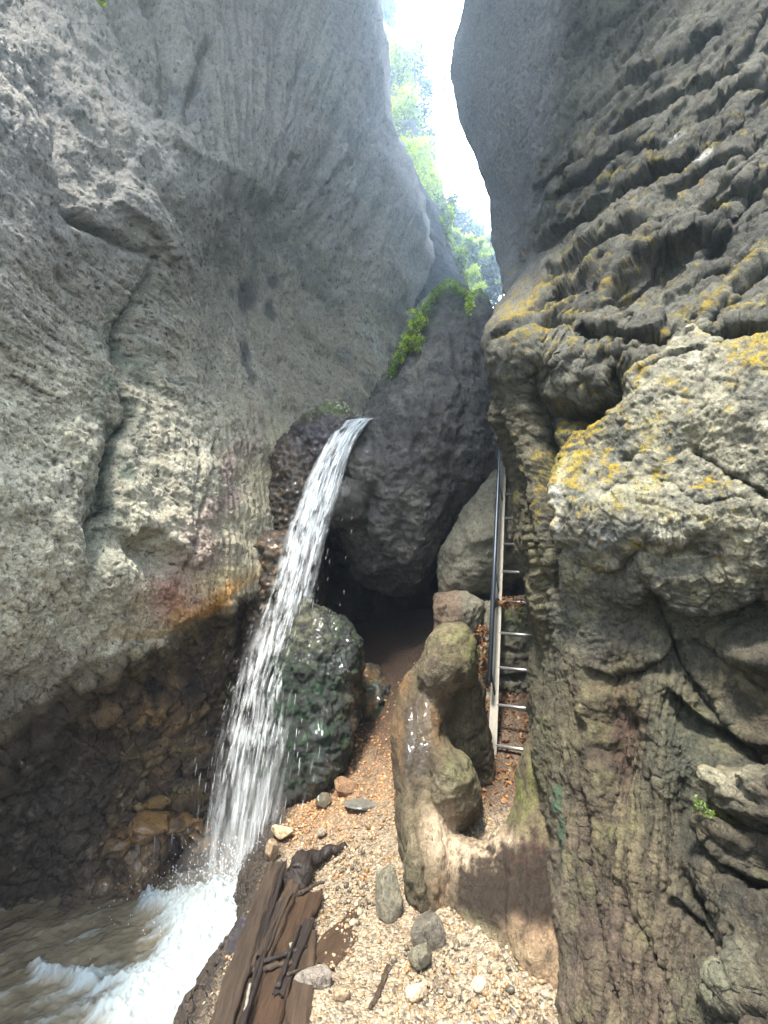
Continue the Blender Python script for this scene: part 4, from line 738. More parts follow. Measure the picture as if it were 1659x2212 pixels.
for (px, py, size, col, lab, kw) in [
    (843, 1975, (.075, .07, .125), (.13, .115, .08), 'smooth dark olive egg-shaped stone half sunk in the gravel', dict(wet=.35, rot=(20, -25), rock_n=.12, cuts=3, sink=.25)),
    (925, 2040, (.085, .075, .075), (.12, .105, .08), 'dark grooved lumpy rock in the gravel right of the egg-shaped stone', dict(wet=.3, rot=(0, 0))),
    (912, 2085, (.06, .06, .05), (.13, .115, .08), 'low dark rock just in front of the grooved lumpy rock', dict(wet=.25)),
    (745, 1712, (.10, .08, .07), (.22, .13, .07), 'orange-brown angular rock at the foot of the black-green wet rock', dict(wet=.2)),
    (698, 1745, (.06, .05, .06), (.10, .08, .05), 'brown rounded rock below the orange-brown angular rock', dict(wet=.5)),
    (795, 1738, (.17, .10, .025), (.15, .15, .13), 'flat wet grey slab lying in the gravel below the orange-brown rock', dict(wet=.75, cuts=3, sink=1.0)),
    (607, 1818, (.085, .05, .045), (.55, .40, .24), 'pale tan wedge-shaped rock at the upper end of the timbers', dict(wet=.1, rot=(-15, 0), sink=-.6)),
    (586, 1870, (.04, .035, .09), (.35, .25, .15), 'upright tan rock under the pale wedge-shaped rock', dict(wet=.4, sink=-.1)),
    (693, 1813, (.035, .03, .03), (.25, .20, .15), 'small brown stone on the black root', dict(wet=.3, sink=-.6)),
    (820, 1912, (.035, .03, .07), (.38, .35, .26), 'pale lumpy upright stone behind the egg-shaped stone', dict(rot=(0, 20))),
    (680, 2130, (.09, .05, .045), (.20, .17, .14), 'streaky grey stone near the bottom of the gravel beside the timbers', dict(wet=.3)),
    (635, 2065, (.04, .035, .03), (.24, .24, .2), 'round grey stone left of the streaky grey stone', dict(wet=.2)),
    (1075, 1985, (.05, .035, .025), (.55, .44, .3), 'largest pale stone in front of the limestone outcrop', {}),
    (1040, 2140, (.04, .03, .025), (.5, .4, .28), 'pale stone near the bottom edge between gravel and right cliff', {}),
    (900, 2165, (.055, .04, .035), (.55, .42, .28), 'broad cream stone at the bottom edge of the gravel', {}),
    (985, 1700, (.02, .02, .02), (.4, .3, .2), 'tiny stone in the hollow of the limestone outcrop', {}),
    (1145, 1890, (.02, .02, .02), (.4, .3, .2), 'stone pressed between outcrop and right cliff', {}),
    (597, 1982, (.018, .016, .022), (.22, .22, .16), 'grey-green pebble on top of the timbers', dict(sink=-1.2)),
    (600, 1925, (.02, .016, .022), (.16, .16, .12), 'second grey-green pebble just up the timbers', dict(sink=-1.2)),
    (1120, 2040, (.045, .04, .03), (.5, .42, .3), 'pale rounded stone against the foot of the right cliff', {}),
    (735, 2170, (.04, .03, .03), (.3, .22, .14), 'brown stone at the lower left of the gravel', {})]:
    if 'tiny' in lab or 'pressed' in lab: continue
    stone(px, py, gd(px, py), size, col, lab, **kw)
# ---------------------------------------------------------------- tubes, boards
def tube(path, rad, seg=8, cap=True):
    path = np.array(path, float); n = len(path); rad = np.broadcast_to(rad, n); T = np.gradient(path, axis=0); T /= np.linalg.norm(T, axis=1)[:, None]
    up = np.array([0, 0, 1.]) if abs(T[0, 2]) < .9 else np.array([1., 0, 0]); V = []
    for p_, t_, r_ in zip(path, T, rad):
        a = np.cross(up, t_); a /= np.linalg.norm(a); b = np.cross(t_, a); th = np.linspace(0, 2 * math.pi, seg, endpoint=False)
        V.append(p_ + r_ * (np.cos(th)[:, None] * a + np.sin(th)[:, None] * b))
    i = np.arange(n * seg).reshape(n, seg); f = np.stack([i[:-1], i[1:], np.roll(i, -1, 1)[1:], np.roll(i, -1, 1)[:-1]], -1).reshape(-1, 4)
    V = np.concatenate(V)
    if cap:
        k = len(V); V = np.concatenate([V, path[:1], path[-1:]]); j = np.arange(seg); j2 = (j + 1) % seg
        f = np.concatenate([f, np.stack([j, j2, np.full(seg, k), np.full(seg, k)], -1), np.stack([(n - 1) * seg + j2, (n - 1) * seg + j, np.full(seg, k + 1), np.full(seg, k + 1)], -1)])
    return V, f
def polymesh(name, parts, mat, parent=None, smooth=True, attrs=None):
    me = bpy.data.meshes.new(name); vs = []; fs = []; k = 0
    for v, f in parts:
        vs += [tuple(map(float, q)) for q in v]
        for q in f:
            q = [int(z) for z in q]; q2 = []
            for z in q:
                if z not in q2: q2.append(z)
            fs.append([z + k for z in q2])
        k += len(v)
    me.from_pydata(vs, [], fs); me.validate(); me.update()
    me.polygons.foreach_set('use_smooth', np.full(len(me.polygons), smooth, bool)); return link(name, me, mat, parent)
def beam(a, b, w, h, side, nseg=1, bev=.0):
    """box from a to b; side = direction of the width"""
    a, b, side = map(lambda q: np.array(q, float), (a, b, side)); t = (b - a) / np.linalg.norm(b - a); side = side - t * (side @ t); side /= np.linalg.norm(side); up = np.cross(side, t)
    V = []; bv = min(w, h) * .12 if bev == 0 else bev; prof = [(-w / 2 + bv, -h / 2), (w / 2 - bv, -h / 2), (w / 2, -h / 2 + bv), (w / 2, h / 2 - bv), (w / 2 - bv, h / 2), (-w / 2 + bv, h / 2), (-w / 2, h / 2 - bv), (-w / 2, -h / 2 + bv)]
    for k in range(nseg + 1):
        c_ = a + (b - a) * k / nseg
        for (x_, y_) in prof: V.append(c_ + side * x_ + up * y_)
    f = []; s = 8
    for k in range(nseg):
        for j in range(s): f.append([k * s + j, k * s + (j + 1) % s, (k + 1) * s + (j + 1) % s, (k + 1) * s + j])
    f.append(list(range(s))[::-1]); f.append([nseg * s + j for j in range(s)]); return np.array(V), f
# ---------------------------------------------------------------- LADDER
M_GALV = simple_mat('galvanised_steel', (.19, .175, .145), .5, .35, 60., .22, .12, .001, stretch=(1, 1, .3))
M_TUBE = simple_mat('painted_tube', (.055, .068, .085), .38, .55, 90., .3, .1, .0008, spec=.6)
M_RUNG = simple_mat('worn_steel', (.36, .36, .36), .38, .8, 80., .2, .1, .0008)
L0 = np.array([(1062 - W0 / 2) / FPX * 3.33, (H0 / 2 - 1668) / FPX * 3.33, 3.33]); Ls = np.array([.0465, .2345, .150])
R_ = np.array([1, 0, -.31]); R_ /= np.linalg.norm(R_)
cw = lambda p_: C2W(*p_)
lad = empty('ladder', cw(L0)); tag(lad, 'steep galvanised steel ladder with dark handrail rising beside the right cliff', 'ladder')
inv = -np.array(cw(L0))
def lm(name, parts, mat, smooth=False):
    return polymesh(name, [(np.array(v) + inv, f) for v, f in parts], mat, lad, smooth)
Rw = cw(R_) - cw(np.zeros(3)); Lw = cw(Ls) - cw(np.zeros(3)); Fw = np.cross(Rw, Lw); Fw /= np.linalg.norm(Fw)
if Fw[1] > 0: Fw = -Fw                              # towards the climber
NR = 15
for sgn, wd_ in ((0, 0), (1, .43)):
    a = cw(L0 - Ls * .25 + R_ * wd_); b = cw(L0 + Ls * (NR + 1) + R_ * wd_)
    lm('stile', [beam(a, b, .064, .024, Rw, 1)], M_GALV)
for i in range(NR):
    c0 = L0 + Ls * (i + .62); lm('rung', [tube([cw(c0 + R_ * .02), cw(c0 + R_ * .41)], .013, 12)], M_RUNG, True)
ho = lambda i, f_=.17, s_=-.03: cw(L0 + Ls * i) + Fw * f_ + Rw * s_
lm('handrail', [tube([ho(2.05), ho(6), ho(10), ho(17.5)], .019, 16)], M_TUBE, True)
for i in (2.15, 5.2, 8.6, 12.2): lm('bracket', [beam(ho(i + .25, .17, -.028), cw(L0 + Ls * (i - .25)) + Fw * .012 + Rw * .005, .035, .006, Lw)], M_TUBE)
# far handrail post seen over the boulder
pr = empty('rail_post', P(1086, 690, 8.5)); tag(pr, 'slim pale metal post standing in the gap above the boulder', 'post')
o = polymesh('post', [tube([(0, 0, -1.2), (0.02, 0, 1.0)], .022, 10)], M_GALV, pr); o = polymesh('cross_bar', [tube([(-.12, 0, -.25), (.35, 0.1, -.32)], .016, 8)], M_TUBE, pr)
# ---------------------------------------------------------------- TIMBER
def wood(name, c, wet=.3): return simple_mat(name, c, .8 - .3 * wet, 0, 34., .6, .6, .008, .35, (1, .10, 1))
M_W1 = wood('weathered_wood', (.034, .024, .017), .9); M_W2 = wood('wet_dark_wood', (.018, .013, .011), .9); M_W3 = wood('orange_wood', (.036, .021, .012), .9); M_W4 = wood('brown_wood', (.04, .026, .017), .9)
def G(px, py, dz=0., fixd=None):
    d = gd(px, py) if fixd is None else fixd; p_ = P(px, py, d); return p_ + np.array([0, 0, dz])
def P_at_z(px, py, z):
    a = P(px, py, 1.) - CAM; return CAM + a * ((z - CAM[2]) / a[2])
def board(pts, w, h, mat, label, name='plank', z=None, cat='plank', jag=.3):
    """board along two pixel points at height z, local y along its length"""
    a = P_at_z(*pts[0], z[0]); b = P_at_z(*pts[1], z[1]); L_ = np.linalg.norm(b - a); nx_, ny_ = 10, 40
    t_ = (b - a) / L_; side = np.cross(t_, [0, 0, 1.]); side /= np.linalg.norm(side); up = np.cross(side, t_)
    U = np.linspace(-1, 1, nx_); prof = np.array([(u, 1) for u in U] + [(u, -1) for u in U[::-1]], float); k = len(prof); V = []
    s0 = random.uniform(0, 90)
    for j in range(ny_ + 1):
        s = j / ny_; q = np.stack([prof[:, 0] * w / 2, np.full(k, (s - .5) * L_), prof[:, 1] * h / 2], -1)
        g_ = fbm(np.stack([q[:, 0] * 60 + s0, q[:, 1] * 5, q[:, 2] * 20], -1), 3, .6); q[:, 2] += np.sign(prof[:, 1]) * g_ * h * .5 * (1 if h > .03 else .6); q[:, 0] += g_ * w * .10 + np.sign(prof[:, 0]) * w * .16 * fbm(np.stack([np.sign(prof[:, 0]) * 7 + s0, q[:, 1] * 9, 0 * q[:, 0]], -1), 3, .6) + math.sin(s * 5 + s0) * w * .05
        if j in (0, ny_): q[:, 1] += (1 if j else -1) * jag * .15 * fbm(np.stack([q[:, 0] * 90 + s0, 0 * q[:, 0], 0 * q[:, 0]], -1), 2)
        V.append(q)
    V = np.concatenate(V); i = np.arange((ny_ + 1) * k).reshape(ny_ + 1, k); f = np.stack([i[:-1], np.roll(i, -1, 1)[:-1], np.roll(i, -1, 1)[1:], i[1:]], -1).reshape(-1, 4).tolist()
    f.append(i[0].tolist()); f.append(i[-1][::-1].tolist())
    o = polymesh(name, [(V, f)], mat, None, True); 
    from mathutils import Matrix
    M = Matrix(((side[0], t_[0], up[0], (a[0] + b[0]) / 2), (side[1], t_[1], up[1], (a[1] + b[1]) / 2), (side[2], t_[2], up[2], (a[2] + b[2]) / 2), (0, 0, 0, 1))); o.matrix_world = M
    tag(o, label, cat, 'timbers along the edge of the pool' if cat == 'plank' else None); return o
board([(455, 2300), (592, 1872)], .085, .05, M_W1, 'long grey-brown plank, leftmost of the timbers along the pool', z=(.06, .05))
board([(545, 2120), (612, 1868)], .035, .05, M_W2, 'thin black plank between the two longest timbers', z=(.035, .05))
board([(470, 2330), (636, 1905)], .075, .05, M_W4, 'dark brown plank, second of the timbers from the pool', z=(.03, .04))
board([(560, 2080), (628, 1930)], .03, .04, M_W1, 'narrow pale batten lying in the middle of the timbers', z=(.065, .06))
board([(520, 2300), (655, 1935)], .19, .05, M_W3, 'broad orange-brown plank on the gravel side of the timbers', z=(.012, .025))
board([(600, 2330), (650, 2020)], .16, .04, M_W4, 'rotten dark plank half buried at the bottom of the timbers', z=(-.0, .012))
board([(690, 2090), (800, 1965)], .15, .03, M_W3, 'flat reddish board half buried in the middle of the gravel', z=(.004, .012))
board([(488, 2330), (605, 1955)], .028, .05, M_W2, 'black splintered lath squeezed between the plank pair by the pool', z=(.055, .06))
board([(600, 2160), (668, 1990)], .05, .03, M_W2, 'short charred board on the gravel edge of the timbers', z=(.035, .04))
def stick(pts, r, mat, label, name='stick', cat='stick', zz=None, group=None):
    W = [P_at_z(px, py, z) for (px, py), z in zip(pts, zz)]; W = np.array(W); t = np.linspace(0, 1, len(W)); tt = np.linspace(0, 1, 26)
    path = np.stack([np.interp(tt, t, W[:, k]) for k in range(3)], -1); path += .25 * np.array([fbm(np.stack([tt * 3 + random.random() * 50, 0 * tt, 0 * tt + k], -1), 2) for k in range(3)]).T * float(np.max(r)) * 3
    rr = np.interp(tt, np.linspace(0, 1, len(r)), r) * (1 + .15 * np.sin(tt * 40))
    o = path.mean(0); V_, f_ = tube(path, rr, 18); c_ = V_[:26 * 18].reshape(26, 18, 3); c_ += (c_ - path[:, None]) * (.55 * fbm(V_[:26 * 18] * 30, 3, .6, off=77)).reshape(26, 18, 1); V_[:26 * 18] = c_.reshape(-1, 3); ob = polymesh(name, [(V_ - o, f_)], mat); ob.location = o; tag(ob, label, cat, group); return ob
stick([(555, 2083), (600, 2065), (640, 2052), (662, 2045)], np.array([.011, .010, .008]), M_W2, 'wet dark stick lying across the timbers', zz=(.075, .07, .05, .03))
stick([(545, 2100), (600, 2085), (630, 2080)], np.array([.013, .009]), M_W4, 'curved brown stick under the wet stick across the timbers', zz=(.06, .055, .05))
stick([(652, 1928), (680, 1912), (700, 1905)], np.array([.010, .008]), M_W4, 'short brown stick at the upper end of the gravel', zz=(.06, .055, .05))
stick([(640, 2010), (690, 1990)], np.array([.008, .005]), M_W1, 'thin pale stick to the right of the broad plank', zz=(.03, .02))
stick([(600, 2130), (625, 2060), (650, 2000)], np.array([.010, .008, .006]), M_W2, 'slender black stick lying lengthwise on the timbers', zz=(.06, .065, .06))
stick([(640, 1935), (662, 1925), (690, 1932)], np.array([.007, .005, .004]), M_W2, 'small crooked twig beside the short brown stick', zz=(.05, .05, .04), name='twig', cat='twig')
stick([(620, 2105), (660, 2090), (700, 2098)], np.array([.006, .005, .004]), M_W4, 'bent brown twig reaching from the timbers onto the gravel', zz=(.06, .04, .02), name='twig', cat='twig')
stick([(540, 2125), (530, 2180), (515, 2240)], np.array([.006, .005]), M_GALV, 'pale thin twig standing out at the bottom of the timbers', zz=(.10, .08, .06), name='twig', cat='twig')
stick([(840, 2090), (815, 2150), (800, 2180)], np.array([.014, .006]), M_W4, 'curved brown root below the egg-shaped stone', zz=(.02, .015, .01), name='root', cat='root')
stick([(632, 1905), (645, 1870), (680, 1848), (720, 1835), (745, 1828)], np.array([.075, .065, .035, .025, .018]), M_W2, 'black shiny root stump at the upper end of the timbers', zz=(.05, .08, .07, .07, .06), name='root', cat='root')
# rock in the pool edge under the timbers
stone(525, 2070, 2.2, (.15, .20, .16), (.035, .028, .03), 'dark wet rock between the foaming pool and the timbers', wet=.8, sink=None, cuts=4)
# ---------------------------------------------------------------- POOL
WZ = -.35
wx, wy = np.meshgrid(np.linspace(-3.6, -.2, 560), np.linspace(.6, 4.6, 620)); fx, fy = P_at_z(515, 1945, WZ)[:2]
wv = np.stack([wx, wy, np.full(wx.shape, WZ)], -1).reshape(-1, 3); wpx_, wpy_, _ = W2P(wv)
X, Y = wv[:, 0], wv[:, 1]; dxf, dyf = X - fx, Y - fy; rad_ = np.hypot(dxf, dyf)
qa = np.stack([X * 3.2, Y * 3.2, 0 * X], -1); wob = fbm(qa, 4, .6, off=400); str_ = fbm(np.stack([(X * .75 + Y * .65) * 2.2, (X * .65 - Y * .75) * 9, 0 * X], -1), 5, .62, off=402)
qx, qy = wpx_ + 40 * wob, wpy_ + 40 * fbm(qa, 4, .6, off=409)
foam = .55 * blob(qx, qy, 200, 2180, 190, 60, -8) + 1.25 * blob(qx, qy, 470, 1985, 120, 60, 0) + 1.25 * blob(qx, qy, 390, 2090, 105, 70, -25) + 1.1 * blob(qx, qy, 330, 2200, 120, 60, -20) + .9 * blob(qx, qy, 350, 1950, 60, 26, 0) + .7 * blob(qx, qy, 110, 2110, 70, 20, 10) + .5 * blob(qx, qy, 230, 2110, 120, 30, 0)
foam = foam + .30 * str_ + .22 * fbm(qa * 4, 4, .65, off=404); fm_ = ss(.30, 1.25, foam + .25 * fbm(qa * 9, 4, .65, off=411)) ; light_f = ss(.15, .5, str_ + .35 * foam) * .5
hgt = .030 * wob + .045 * fm_ * (1 + 1.2 * fbm(qa * 2.6, 4, .6, off=405)) + .030 * fm_ * ridged(qa * 7, 5, .65, off=406) + .012 * str_ + .010 * fbm(qa * 6, 3, off=407) + .10 * np.exp(-(rad_ / .28) ** 2) * (1 + fbm(qa * 5, 3, off=408))
wv[:, 2] += hgt
def water_mat():
    m, t, out = nodes('pool_water'); L = t.links.new; at = N(t, 'ShaderNodeAttribute', attribute_name='foam'); tc = N(t, 'ShaderNodeTexCoord')
    n1 = N(t, 'ShaderNodeTexNoise', i_Scale=26., i_Detail=7., i_Roughness=.65); n2 = N(t, 'ShaderNodeTexNoise', i_Scale=5., i_Detail=6.); L(tc.outputs['Object'], n1.inputs['Vector']); L(tc.outputs['Object'], n2.inputs['Vector'])
    ff = math_(t, 'ADD', at.outputs['Fac'], math_(t, 'MULTIPLY', math_(t, 'SUBTRACT', n1.outputs[0], .5), .5), clamp=True)
    wc = ramp(t, n2.outputs[0], [(.3, (.085, .070, .045)), (.7, (.20, .165, .115))])
    mx = N(t, 'ShaderNodeMix', data_type='RGBA'); L(ff, mx.inputs[0]); L(wc, mx.inputs[6]); mx.inputs[7].default_value = (.29, .33, .335, 1)
    bs = N(t, 'ShaderNodeBsdfPrincipled'); L(mx.outputs[2], bs.inputs['Base Color']); L(math_(t, 'ADD', .12, math_(t, 'MULTIPLY', ff, .6)), bs.inputs['Roughness']); bs.inputs['IOR'].default_value = 1.33
    bp = N(t, 'ShaderNodeBump', i_Strength=.5, i_Distance=.02); L(n1.outputs[0], bp.inputs['Height']); L(bp.outputs[0], bs.inputs['Normal']); L(bs.outputs[0], out.inputs[0]); return m
o = npmesh('pool_water', wv, gridfaces(*wx.shape), water_mat(), attrs={'foam': np.clip(fm_ + light_f, 0, 1)}); tag(o, 'churning brown pool with white foam under the waterfall', 'water', kind='structure')
# ---------------------------------------------------------------- WATERFALL
FA = np.array([(0, 796, 902, 5.2, 20), (.03, 772, 908, 4.98, 26), (.07, 748, 935, 4.82, 28), (.14, 718, 990, 4.65, 31), (.22, 692, 1060, 4.5, 38), (.34, 660, 1160, 4.3, 42), (.46, 632, 1270, 4.1, 46), (.58, 602, 1380, 3.9, 58), (.70, 574, 1490, 3.72, 72), (.82, 550, 1620, 3.5, 82), (.92, 526, 1780, 3.3, 80), (1.0, 508, 1950, 3.12, 74)])
def fall(s, t, dz=0):
    px = np.interp(s, FA[:, 0], FA[:, 1]) + t * np.interp(s, FA[:, 0], FA[:, 4]); py = np.interp(s, FA[:, 0], FA[:, 2]); d = np.interp(s, FA[:, 0], FA[:, 3])
    return P(px, py, d + dz)
def fall_mat(name, alpha_attr=True, al=1.):
    m, t, out = nodes(name); L = t.links.new
    df = N(t, 'ShaderNodeBsdfDiffuse'); df.inputs[0].default_value = (.90, .93, .95, 1); tr = N(t, 'ShaderNodeBsdfTranslucent'); tr.inputs[0].default_value = (.78, .84, .88, 1)
    gl = N(t, 'ShaderNodeBsdfGlossy', i_Roughness=.18); gl.inputs[0].default_value = (1, 1, 1, 1)
    m1 = N(t, 'ShaderNodeMixShader'); m1.inputs[0].default_value = .45; L(df.outputs[0], m1.inputs[1]); L(tr.outputs[0], m1.inputs[2])
    m2 = N(t, 'ShaderNodeMixShader'); m2.inputs[0].default_value = .12; L(m1.outputs[0], m2.inputs[1]); L(gl.outputs[0], m2.inputs[2])
    tp = N(t, 'ShaderNodeBsdfTransparent'); m3 = N(t, 'ShaderNodeMixShader'); L(tp.outputs[0], m3.inputs[1]); L(m2.outputs[0], m3.inputs[2])
    at = N(t, 'ShaderNodeAttribute', attribute_name='dens'); L(math_(t, 'MULTIPLY', at.outputs['Fac'], al, clamp=True), m3.inputs[0]); L(m3.outputs[0], out.inputs[0]); return m
wf = empty('waterfall', P(508, 1950, 3.12)); tag(wf, 'white waterfall arching from the ledge beside the boulder into the pool', 'waterfall'); worg = -P(508, 1950, 3.12)
M_FALL = fall_mat('falling_water')
ns, ntt = 620, 110
for k in range(4):
    S, T_ = np.meshgrid(np.linspace(0, 1, ns) , np.linspace(-1.15, 1.15, ntt), indexing='ij'); s_, t_ = S.ravel(), T_.ravel()
    nz = fbm(np.stack([t_ * 3 + k * 9, s_ * 5, 0 * s_], -1), 3, off=500 + k); v = fall(s_, t_ + .24 * nz * (s_ + .12), (k - 1.5) * .05 + .06 * nz - .05 * (1 - t_ ** 2))
    wid = np.interp(s_, FA[:, 0], FA[:, 4])
    st = fbm(np.stack([t_ * wid / 5.5 + 50 * k, s_ * 11, 0 * s_], -1), 4, .6, off=510 + k); st2 = fbm(np.stack([t_ * wid / 14 + 20 * k, s_ * 7 , 0 * s_], -1), 3, .6, off=520 + k); cl = fbm(np.stack([t_ * 2.2, s_ * 26, 0 * s_ + k * 3.], -1), 3, off=530)
    bias = np.interp(s_, [0, .1, .3, .5, .7, .85, 1], [.45, .28, .15, .06, .0, -.02, .16]); edge = ss(1.15, .75 - .45 * s_, np.abs(t_))
    a = ss(-.05, .60, bias + st * .9 + .7 * st2 + 1.0 * cl * (1 - .8 * s_)) * edge * np.interp(s_, [0, .4, .75, 1], [.85, .7, .48, .42])
    a *= ss(-.01, .02, s_)
    npmesh('water_sheet', v + worg, gridfaces(ns, ntt), M_FALL, attrs={'dens': a}, parent=wf)
# strands and drops
def strands(n, smin, smax, spread, lmin, lmax, r0, r1, seed, dz=.12):
    g = np.random.default_rng(seed); s = g.uniform(smin, smax, n); t = np.clip(g.normal(0, .5, n), -1.2, 1.2) * spread; L_ = g.uniform(lmin, lmax, n) * (.35 + s); z = g.normal(0, dz, n); r = g.uniform(r0, r1, n); K = 6; seg = 4
    u = np.linspace(0, 1, K); pr = np.array([.15, .8, 1., .8, .5, .1]); ss_ = s[:, None] + L_[:, None] * (u - .5)[None]; pos = fall(ss_.ravel(), np.repeat(t, K), np.repeat(z, K)).reshape(n, K, 3)
    pos[:, :, 0] += g.normal(0, .004, (n, 1)); th = np.linspace(0, 2 * math.pi, seg, endpoint=False)
    ring = np.stack([np.cos(th), np.sin(th) , 0 * th], -1); V = pos[:, :, None, :] + ring[None, None] * (r[:, None] * pr[None])[..., None, None]
    i = np.arange(K * seg).reshape(K, seg); f = np.stack([i[:-1], i[1:], np.roll(i, -1, 1)[1:], np.roll(i, -1, 1)[:-1]], -1).reshape(-1, 4)
    Fc = (f[None] + (np.arange(n) * K * seg)[:, None, None]).reshape(-1, 4); return V.reshape(-1, 3) + worg, Fc, np.repeat(g.uniform(.15, .6, n), K * seg)
for nm, args in (('water_strands', (600, .02, .97, 1.05, .006, .03, .0008, .0024, 5)), ('edge_drops', (420, .25, .95, 2.0, .006, .02, .001, .0028, 6))):
    v, f, a = strands(*args); tag(npmesh(nm, v, f, M_FALL, attrs={'dens': a}, parent=wf), kind='stuff')
# splash drops low down
g = np.random.default_rng(9); n = 2600; c0 = P_at_z(500, 1950, WZ); ang = g.uniform(0, 2 * math.pi, n); rr = np.abs(g.normal(0, .26, n)); hh = np.abs(g.normal(0, .16, n)) * np.exp(-rr * 1.2)
cen = c0 + np.stack([rr * np.cos(ang) * 1.2, rr * np.sin(ang) * .8, hh + .03], -1); OV, OF = ico(1); sz = g.uniform(.0015, .0045, n)
V = cen[:, None] + OV[None] * sz[:, None, None] * np.array([1, 1, 1.5]); Fc = (OF[None] + (np.arange(n) * len(OV))[:, None, None]).reshape(-1, 3)
npmesh('splash_drops', V.reshape(-1, 3) + worg, Fc, M_FALL, attrs={'dens': np.full(n * len(OV), .45)}, parent=wf)['kind'] = 'stuff'
mm_, mt_, mo_ = nodes('spray'); pv_ = N(mt_, 'ShaderNodeVolumePrincipled'); pv_.inputs['Color'].default_value = (.92, .96, 1, 1); pv_.inputs['Density'].default_value = .75; pv_.inputs['Anisotropy'].default_value = .3; mt_.links.new(pv_.outputs[0], mo_.inputs['Volume'])
for (px_, py_, d_, sx_, sy_, sz_) in ((508, 1905, 3.12, .42, .34, .36), (480, 1960, 3.0, .5, .35, .20), (545, 1800, 3.3, .24, .22, .55)):
    mv = npmesh('spray_mist', IV3 * np.array([sx_, sy_, sz_]) + P(px_, py_, d_) + worg, IF3, mm_, parent=wf)
# ---------------------------------------------------------------- FOLIAGE
def leaves(name, C, size, mat, parent=None, elong=1.6, droop=.0, seed=1):
    g = np.random.default_rng(seed); n = len(C); a = g.normal(size=(n, 3)); a /= np.linalg.norm(a, axis=1)[:, None]; a[:, 2] -= droop; b = np.cross(a, g.normal(size=(n, 3))); b /= np.maximum(np.linalg.norm(b, axis=1)[:, None], 1e-6)
    nn = np.cross(a, b); sz = (size * g.uniform(.6, 1.3, n))[:, None]; a = a * sz * elong; b = b * sz * .5; nn = nn * sz * .15
    V = np.stack([C - a * .5, C - a * .1 + b + nn, C + a * .5, C - a * .1 - b + nn], 1).reshape(-1, 3); f = np.arange(4 * n).reshape(n, 4)
    return npmesh(name, V, f, mat, False, {'rnd': np.repeat(g.random(n), 4)}, parent)
M_LEAF_B = leaf_mat('bright_leaves', (.18, .30, .015), (.48, .62, .04), .65); M_LEAF_D = leaf_mat('dark_needles', (.02, .045, .02), (.06, .11, .045), .4); M_LEAF_G = leaf_mat('ledge_greens', (.05, .09, .015), (.16, .24, .04), .5)
M_BARK = simple_mat('bark', (.09, .075, .06), .9, nscale=12., stretch=(1, 1, .2))
def tree(px, py_top, py_base, d, w_px, mat, label, n=5000, conifer=False, seed=1, leaf=.09, group='trees beyond the gap'):
    base = P(px, py_base, d); top = P(px, py_top, d); H = top[2] - base[2]; Wd = w_px / FPX * d / 2; g = np.random.default_rng(seed)
    r = empty('conifer_tree' if conifer else 'leafy_tree', base); tag(r, label, 'tree', group)
    tr = np.array([[0, 0, -1.5], [.03 * H, 0, H * .4], [-.01 * H, 0, H * .95]]); parts = [tube(tr, [.014 * H, .010 * H, .003 * H], 8)]
    C = []; nb = 26
    for k in range(nb):
        h = H * (.25 + .72 * (k + .5) / nb) if conifer else H * (.38 + .5 * g.random()); rad = Wd * ((1.05 - h / H) if conifer else 1.) ; an = g.uniform(0, 6.28)
        ln = rad * g.uniform(.7, 1.1); e = np.array([math.cos(an) * ln, math.sin(an) * ln, (-.12 if conifer else g.uniform(.1, .5)) * ln * 1.2]); p0 = np.array([0, 0, h]); parts.append(tube([p0, p0 + e * .5 + [0, 0, .03 * H], p0 + e], [.005 * H, .003 * H, .001 * H], 5))
        m = n // nb; tt = g.random(m) ** .7; q = p0 + e * tt[:, None] + g.normal(0, 1, (m, 3)) * (.07 * H * np.array([1, 1, .35]) if conifer else .17 * Wd * np.array([1, 1, .7])) * (1.1 - .5 * tt[:, None]); C.append(q)
    polymesh('trunk', parts, M_BARK, r); leaves('crown', np.concatenate(C), leaf, mat, r, seed=seed, elong=2.2 if conifer else 1.5); return r
tree(985, 405, 760, 15, 60, M_LEAF_D, 'tall dark blue-green conifer at the left of the gap, its thin tip highest', 6000, True, 11, .10)
tree(1050, 425, 740, 16, 90, M_LEAF_B, 'bright green leafy tree filling the right of the gap', 9000, False, 12, .10)
tree(1015, 480, 740, 13, 90, M_LEAF_B, 'sunny yellow-green tree in the middle of the gap, in front of the conifer', 8000, False, 13, .08)
tree(1065, 500, 750, 12.5, 60, M_LEAF_D, 'small dark tree low against the right cliff edge in the gap', 3500, False, 14, .065)
tree(1012, 545, 720, 12.5, 80, M_LEAF_B, 'lowest vivid green sapling rising behind the boulder notch', 5000, False, 15, .05)
def shrub(px, py, d, rx, rz, n, mat, label, seed, leaf=.06, name='shrub', cat='shrub', group=None, droop=.0):
    c = P(px, py, d); g = np.random.default_rng(seed); r = empty(name, c); tag(r, label, cat, group); C = []; parts = []
    for k in range(9):
        e = g.normal(size=3) * [.55, .4, .5]; e = e * [rx, rx, rz]; parts.append(tube([np.array([-.2 * rx, .3 * rx, -.5 * rz]), e * .5, e], [.012 * rx * 2, .006 * rx * 2, .003 * rx], 5)); C.append(e + g.normal(size=(n // 9, 3)) * [.26 * rx, .22 * rx, .26 * rz])
    polymesh('stem', parts, M_BARK, r); leaves('foliage', np.concatenate(C), leaf, mat, r, seed=seed, droop=droop); return r
